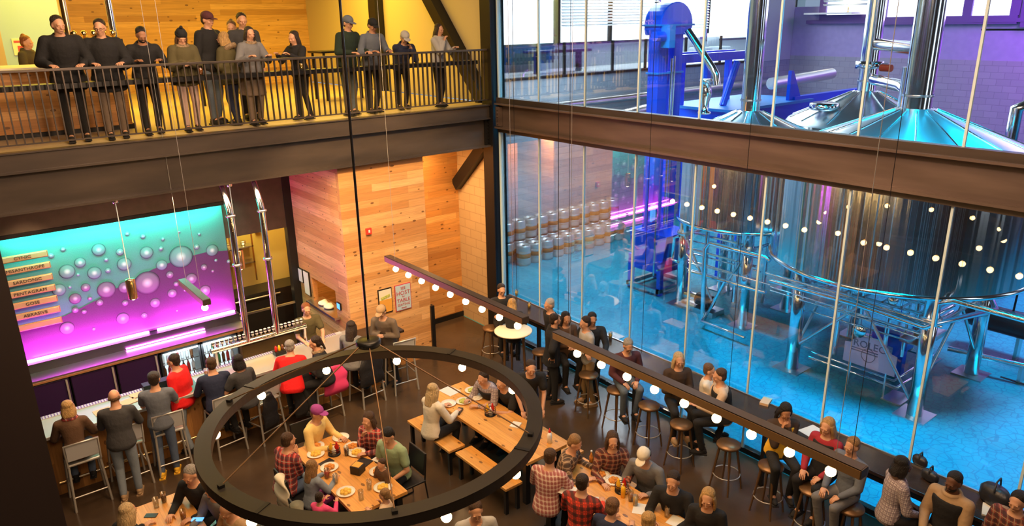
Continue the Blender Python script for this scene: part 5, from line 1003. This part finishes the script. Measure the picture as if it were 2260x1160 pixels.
person('tall man in long black coat leaning on the balcony rail, first of the row',-7.305,0.538,5.016,262,pose='stand',htop=1.07,fat=1.1,bulk=1,lean=16,arms='rail',top='black',pants='black',coat=0.2,hair=('short', 'dbrown'),hyaw=22,s=1.039)
person('man with glasses in open black overcoat and brown trousers at the balcony rail',-6.799,0.470,5.016,262,pose='stand',htop=1.07,fat=1.1,bulk=1,lean=10,arms='rail',top='black',pants='browngrey',coat=0.22,hair=('short', 'dbrown'),glasses=True,hyaw=-15,s=1.0)
person('bearded man in black jacket looking down over the balcony rail',-6.271,0.561,5.016,268,pose='stand',htop=1.07,fat=1.1,bulk=1,lean=20,arms='rail',top='black',pants='black',hair=('short', 'black'),beard='black',skin='t',hpitch=30,s=0.945)
person('woman in black beanie and fur trimmed coat holding a white cup on the balcony',-5.716,0.440,5.016,268,pose='stand',htop=1.07,fat=1.1,bulk=1,lean=8,arms='chest',top='olive',pants='palepants',coat=0.12,hair=('long', 'lbrown'),hat=('beanie', 'black'),sex='f',scarf='fur_trim',hpitch=32,s=0.902)
person('man in maroon cap and black jacket turned sideways behind the balcony crowd',-5.144,1.022,5.016,300,pose='stand',htop=1.07,fat=1.1,bulk=1,arms='down',top='black',pants='denim',hair=('short', 'dbrown'),hat=('cap', 'maroon'),s=1.053)
person('blonde woman in green parka with fur hood seen from behind on the balcony',-4.919,0.698,5.016,130,pose='stand',htop=1.07,fat=1.1,bulk=1,arms='chest',top='olive',pants='navy',coat=0.15,hair=('long', 'blonde'),sex='f',hood='fur_trim',s=0.86)
person('woman with brown hair up, half hidden behind the balcony crowd',-4.501,1.567,5.016,240,pose='stand',htop=1.07,fat=1.1,bulk=1,arms='down',top='darkgrey',hair=('bun', 'lbrown'),sex='f',s=0.972)
person('tall young man in grey hooded top behind the woman in grey on the balcony',-4.439,1.282,5.016,262,pose='stand',htop=1.07,fat=1.1,bulk=1,arms='down',top='darkgrey',pants='black',hair=('short', 'dbrown'),s=1.044)
person('woman with long dark hair in grey sweater and skirt at the balcony rail',-4.667,0.441,5.016,275,pose='stand',htop=1.07,fat=1.1,bulk=1,lean=8,arms='rail',top='grey',pants='browngrey',hair=('long', 'dbrown'),sex='f',skirt=True,s=0.915,scarf='fur_trim')
person('woman with long dark hair in black jacket looking left on the balcony',-3.805,0.486,5.016,205,pose='stand',htop=1.07,fat=1.1,bulk=1,arms='table',top='black',pants='black',hair=('long', 'dbrown'),sex='f',s=0.86,lean=8)
person('man in teal and grey cap and dark green pullover at the balcony rail',-2.932,0.457,5.016,285,pose='stand',htop=1.07,fat=1.1,bulk=1,lean=9,arms='rail',top='dgreen',pants='denim',hair=('short', 'brown'),hat=('cap', 'slate'),hpitch=20,s=1.0)
person('man in black cap and grey blue jacket holding the balcony rail',-2.439,0.488,5.016,275,pose='stand',htop=1.07,fat=1.1,bulk=1,lean=12,arms='rail',top='slate',pants='black',hair=('short', 'black'),hat=('cap', 'black'),hpitch=28,skin='m',s=0.975)
person('man in grey cap and navy sweatshirt bending over the balcony rail, hand at chin',-1.742,0.607,5.016,262,pose='stand',htop=1.07,fat=1.1,bulk=1,lean=28,arms='face',top='navy',pants='black',hair=('short', 'grey'),hat=('cap', 'lightgrey'),hpitch=35,s=0.862)
person('woman in white jacket and dark trousers standing at the end of the balcony rail',-1.027,0.399,5.016,290,pose='stand',htop=1.07,fat=1.1,bulk=1,lean=4,arms='face',top='lightgrey',pants='black',hair=('long', 'dbrown'),sex='f',s=0.905)
person('bartender with hair in a bun and olive shirt behind the balcony bar',-7.494,3.055,5.016,320,pose='stand',htop=1.07,fat=1.1,bulk=1,lean=8,arms='chest',sleeve='short',top='olive',pants='darkred',hair=('bun', 'ginger'),sex='f',s=0.86)
person('woman with blonde bob in dark cardigan with plaid scarf on a bar stool',-8.342,-0.886,0,78,pose='sit',hs=0.745,htop=1.05,lean=14,top='brown',pants='jeans',hair=('bob', 'blonde'),sex='f',scarf='plaidred',s=0.97)
person('bald man in dark sweater and pale jeans standing at the bar, back to camera',-7.793,-1.137,0,72,pose='stand',htop=1.05,lean=10,top='darkgrey',pants='jeansl',hair=('bald', 'lbrown'),fat=1.15,arms='table',shoes='tan')
person('man in grey polo shirt, dark cap and jeans standing at the bar',-7.199,-0.911,0,70,pose='stand',htop=1.05,lean=6,top='slate',sleeve='short',pants='jeans',hair=('short', 'dbrown'),hat=('cap', 'darkgrey'),fat=1.1,shoes='mustard')
person('large man in bright red pullover and jeans turned left at the bar',-6.721,-0.399,0,135,pose='stand',htop=1.05,lean=4,top='red',pants='jeansl',hair=('short', 'dbrown'),fat=1.3,glasses=True,arms='down',beard=None)
person('man in dark blue shirt seated with his back to camera at the bar',-6.320,-0.848,0,82,pose='sit',hs=0.745,htop=1.05,lean=14,top='navy',pants='black',hair=('short', 'brown'),fat=1.15)
person('woman with short dark hair in grey shirt seated at the bar',-5.901,-1.022,0,105,pose='sit',hs=0.745,htop=1.05,lean=14,top='darkgrey',sleeve='short',pants='black',hair=('bob', 'black'),sex='f',skin='m')
person('person in bright red top leaning on the bar, seen from behind',-5.169,-1.025,0,60,pose='sit',hs=0.745,htop=1.05,lean=22,top='red',pants='black',hair=('short', 'grey'),fat=1.2)
person('dark haired person in black jacket with fur collar near the bar end',-4.570,-1.091,0,150,pose='sit',hs=0.745,htop=1.05,lean=12,top='black',pants='black',hair=('pony', 'dbrown'),scarf='fur_trim',arms='chest',sex='f')
person('red haired bartender in olive shirt behind the bar',-4.218,0.418,0,262,pose='stand',htop=1.05,lean=6,top='olive',pants='black',sleeve='short',hair=('short', 'ginger'),arms='table')
person('woman with long dark hair in grey top at the bar end by the wood wall',-3.990,-0.892,0,40,pose='sit',hs=0.745,htop=1.05,lean=8,top='grey',pants='black',hair=('long', 'dbrown'),sex='f')
person('man in pale cap and brown jacket leaning beside the wood wall signs',-3.057,-0.535,0,215,pose='stand',htop=1.05,lean=16,top='browngrey',pants='black',hair=('short', 'dbrown'),hat=('cap', 'tan'),arms='chest',hpitch=25)
person('man with glasses in black shirt sitting in the corner by the steel column',-0.762,-1.075,0,250,pose='sit',htop=1.07,hs=0.745,lean=2,top='black',pants='black',hair=('short', 'dbrown'),glasses=True,arms='cross')
person('blonde woman in black with her back to camera at the corner of the counter',-1.091,-1.841,0,55,pose='sit',hs=0.745,htop=1.07,lean=10,top='black',pants='black',hair=('long', 'blonde'),sex='f',s=0.95)
person('white haired man in black jacket turned left at the counter',-0.610,-2.477,0,165,pose='stand',htop=1.05,lean=8,top='black',pants='black',hair=('short', 'white'),arms='down',fat=1.1)
person('man with glasses in dark suit jacket facing right',-1.179,-3.051,0,330,pose='stand',htop=1.05,lean=4,top='black',pants='black',coat=0.15,hair=('short', 'dbrown'),glasses=True,arms='hip')
person('dark haired woman facing the camera between two men at the counter',-0.802,-2.976,0,250,pose='sit',hs=0.745,htop=1.07,lean=4,top='brown',pants='black',hair=('long', 'black'),sex='f',skin='m',arms='chest')
person('man in light grey sweater and tan trousers standing before the counter',-0.744,-3.537,0,160,pose='stand',htop=1.05,lean=6,top='lightgrey',pants='khaki',hair=('short', 'dbrown'),arms='chest',shoes='tan')
person('young man with glasses in black jacket at the counter facing the camera',-0.578,-3.432,0,235,pose='stand',htop=1.07,lean=4,top='black',pants='black',hair=('short', 'black'),skin='m',glasses=True)
person('grey haired man in maroon sweater looking down at the counter',-0.754,-4.374,0,245,pose='sit',hs=0.745,htop=1.07,lean=14,top='maroon',pants='denim',hair=('short', 'grey'),hpitch=32,arms='lap',glasses=True)
person('blonde woman in brown jacket holding a drink by the counter',-0.628,-5.383,0,238,pose='sit',hs=0.745,htop=1.07,lean=4,top='leather',pants='black',hair=('long', 'pblonde'),sex='f',arms='chest',shoes='tan')
person('person hidden behind the man in vest at the counter, white sleeve raised',-0.427,-5.788,0,300,pose='sit',hs=0.745,htop=1.07,lean=4,top='white',pants='black',hair=('short', 'lbrown'),arms='faceb',s=0.85)
person('man with brown hair in black vest and cream sleeves at the counter',-0.552,-6.237,0,135,pose='sit',hs=0.745,htop=1.07,lean=8,top='cream',vest='black',pants='black',hair=('short', 'brown'),arms='table',fat=1.1)
person('woman with long black hair in brown leather jacket and yellow top, head down',-0.738,-7.281,0,228,pose='sit',hs=0.745,htop=1.07,lean=10,top='leather',vest='mustard',pants='black',hair=('long', 'black'),sex='f',skin='m',arms='faceb',hpitch=35)
person('woman with straight blonde hair in black vest and red sleeves',-0.719,-7.952,0,178,pose='sit',hs=0.745,htop=1.07,lean=4,top='darkred',vest='black',pants='black',hair=('long', 'blonde'),sex='f',arms='lap')
person('boy with short fair hair in grey sweatshirt at the counter',-0.912,-8.376,0,168,pose='sit',hs=0.745,htop=1.07,lean=2,top='slate',pants='grey',hair=('short', 'dblonde'),arms='lap',s=0.97)
person('woman with short black hair in patterned grey sweater at the counter',-0.989,-8.924,0,318,pose='sit',hs=0.745,htop=1.07,lean=6,top='patterned',pants='black',hair=('bob', 'black'),sex='f',skin='d',arms='lap')
person('bearded man in black vest and tan sleeves at the counter',-0.769,-9.503,0,172,pose='sit',hs=0.745,htop=1.07,lean=4,bulk=1,top='tan',vest='black',pants='tan',hair=('short', 'black'),skin='d',beard='black',arms='lap',scarf='tan')
person('person in dark red plaid at the right edge of the counter',-0.630,-10.102,0,172,pose='sit',hs=0.745,htop=1.07,lean=4,top='plaidmaroon',pants='black',hair=('short', 'black'),arms='lap')
person('man in red plaid shirt eating at the ring table',-6.238,-3.212,0,15,pose='sit',hs=0.45,htop=0.75,lean=12,top='plaidred',pants='jeans',hair=('short', 'brown'),arms='faceb',fat=1.15)
person('person in purple cap and pale yellow top at the far end of the ring table',-5.560,-2.590,0,300,pose='sit',hs=0.45,htop=0.75,lean=14,top='yellow',pants='jeans',hair=('short', 'lbrown'),hat=('cap', 'purple'),arms='table')
person('young woman with brown hair in red top at the ring table',-4.897,-3.279,0,205,pose='sit',hs=0.45,htop=0.75,lean=6,top='plaidred',pants='black',hair=('bob', 'brown'),sex='f',arms='face',s=0.9)
person('man in pale green tee shirt bending over a child at the ring table',-4.847,-3.898,0,200,pose='sit',hs=0.45,htop=0.75,lean=14,top='green',sleeve='short',pants='black',hair=('short', 'black'),arms='lap',hpitch=38,fat=1.15)
person('small child on the lap of the man in green',-5.222,-4.178,0,190,pose='sit',hs=0.55,htop=0.75,lean=4,top='brown',pants='brown',hair=('short', 'brown'),arms='lap',s=0.55)
person('child with long fair hair in blue at the left side of the ring table',-6.106,-3.776,0,15,pose='sit',hs=0.48,htop=0.75,lean=8,top='jeansl',pants='purple',hair=('long', 'dblonde'),sex='f',s=0.75,arms='table')
person('small blonde child in pale top at the near end of the ring table',-5.560,-4.892,0,120,pose='sit',hs=0.5,htop=0.75,lean=6,top='cream',sleeve='none',pants='cream',hair=('pony', 'dblonde'),sex='f',s=0.66,arms='face')
person('small child in pink at the near left corner of the ring table',-6.233,-4.317,0,30,pose='sit',hs=0.5,htop=0.75,lean=6,top='pink',pants='purple',hair=('short', 'dbrown'),sex='f',s=0.58,arms='table')
person('blonde woman in white sweater on the bench of the long table',-3.916,-3.292,0,8,pose='sit',hs=0.45,htop=0.75,lean=8,top='white',pants='black',hair=('long', 'pblonde'),sex='f',arms='table')
person('person in black patterned shirt reaching across the long table',-2.594,-3.273,0,190,pose='sit',hs=0.45,htop=0.75,lean=30,top='patterned',vest='black',pants='black',hair=('short', 'dbrown'),arms='reach')
person('man in dark shirt leaning over the far side of the long table',-2.487,-3.640,0,185,pose='sit',hs=0.45,htop=0.75,lean=28,top='black',sleeve='short',pants='navy',hair=('short', 'brown'),arms='reach')
person('standing person in black bending beside the long table',-2.395,-3.829,0,240,pose='stand',htop=0.8,lean=30,top='black',sleeve='short',pants='navy',hair=('short', 'dbrown'),arms='table')
person('man in faded pink plaid shirt with his back to camera at the bottom table',-3.781,-5.843,0,25,pose='sit',hs=0.45,htop=0.75,lean=12,top='plaidpink',pants='black',hair=('short', 'brown'),fat=1.1)
person('sandy haired person in brown plaid at the far end of the bottom table',-3.275,-5.554,0,300,pose='sit',hs=0.45,htop=0.75,lean=18,top='plaidbrown',pants='black',hair=('short', 'dblonde'),hpitch=35)
person('man in red and black checked shirt with his back to camera',-3.843,-6.514,0,25,pose='sit',hs=0.45,htop=0.75,lean=10,top='buffalo',pants='black',hair=('short', 'dbrown'))
person('boy in navy hooded top at the bottom table',-3.867,-6.998,0,15,pose='sit',hs=0.45,htop=0.75,lean=14,top='navy',pants='navy',hair=('short', 'lbrown'),s=0.9,hpitch=25)
person('woman with long brown hair in maroon plaid at the bottom table',-2.705,-5.962,0,232,pose='sit',hs=0.45,htop=0.75,lean=8,top='plaidmaroon',pants='black',hair=('long', 'brown'),sex='f',arms='table')
person('man in white cap and grey sweater bending over his food',-2.471,-6.473,0,195,pose='sit',hs=0.45,htop=0.75,lean=20,top='grey',pants='black',hair=('short', 'dbrown'),hat=('cap', 'white'),hpitch=35,fat=1.1)
person('smiling man in black jacket with dark hair at the bottom table',-2.742,-7.091,0,205,pose='sit',hs=0.45,htop=0.75,lean=12,top='black',pants='black',hair=('short', 'dbrown'),arms='table')
person('woman with straight blonde hair in black at the bottom table',-2.747,-7.600,0,205,pose='sit',hs=0.45,htop=0.75,lean=8,top='black',pants='black',hair=('long', 'blonde'),sex='f',arms='chest')
person('blurred fair haired person at the bottom edge of the photo',-3.755,-7.508,0,25,pose='sit',hs=0.45,htop=0.75,lean=6,top='grey',pants='black',hair=('short', 'blonde'))
person('woman with long blonde hair at the lower left table',-8.297,-3.515,0,30,pose='sit',hs=0.45,htop=0.75,lean=12,top='black',pants='black',hair=('long', 'pblonde'),sex='f')
person('grey haired man in black leaning on the lower left table',-7.249,-3.039,0,215,pose='sit',hs=0.45,htop=0.75,lean=14,top='black',pants='black',hair=('short', 'grey'),hpitch=20)
person('man with glasses in grey shirt beside the grey haired man',-7.109,-3.545,0,205,pose='sit',hs=0.45,htop=0.75,lean=14,top='grey',pants='black',hair=('short', 'white'),glasses=True,hpitch=25)
person('bald elderly man at the near right of the lower left table',-7.077,-4.091,0,195,pose='sit',hs=0.45,htop=0.75,lean=16,top='tan',pants='black',hair=('bald', 'white'),hpitch=32)
person('man in grey jacket with hand at his chin at the bottom of the photo',-5.010,-5.955,0,245,pose='sit',hs=0.45,htop=0.75,lean=10,top='lightgrey',pants='black',hair=('short', 'brown'),arms='face')
flush()
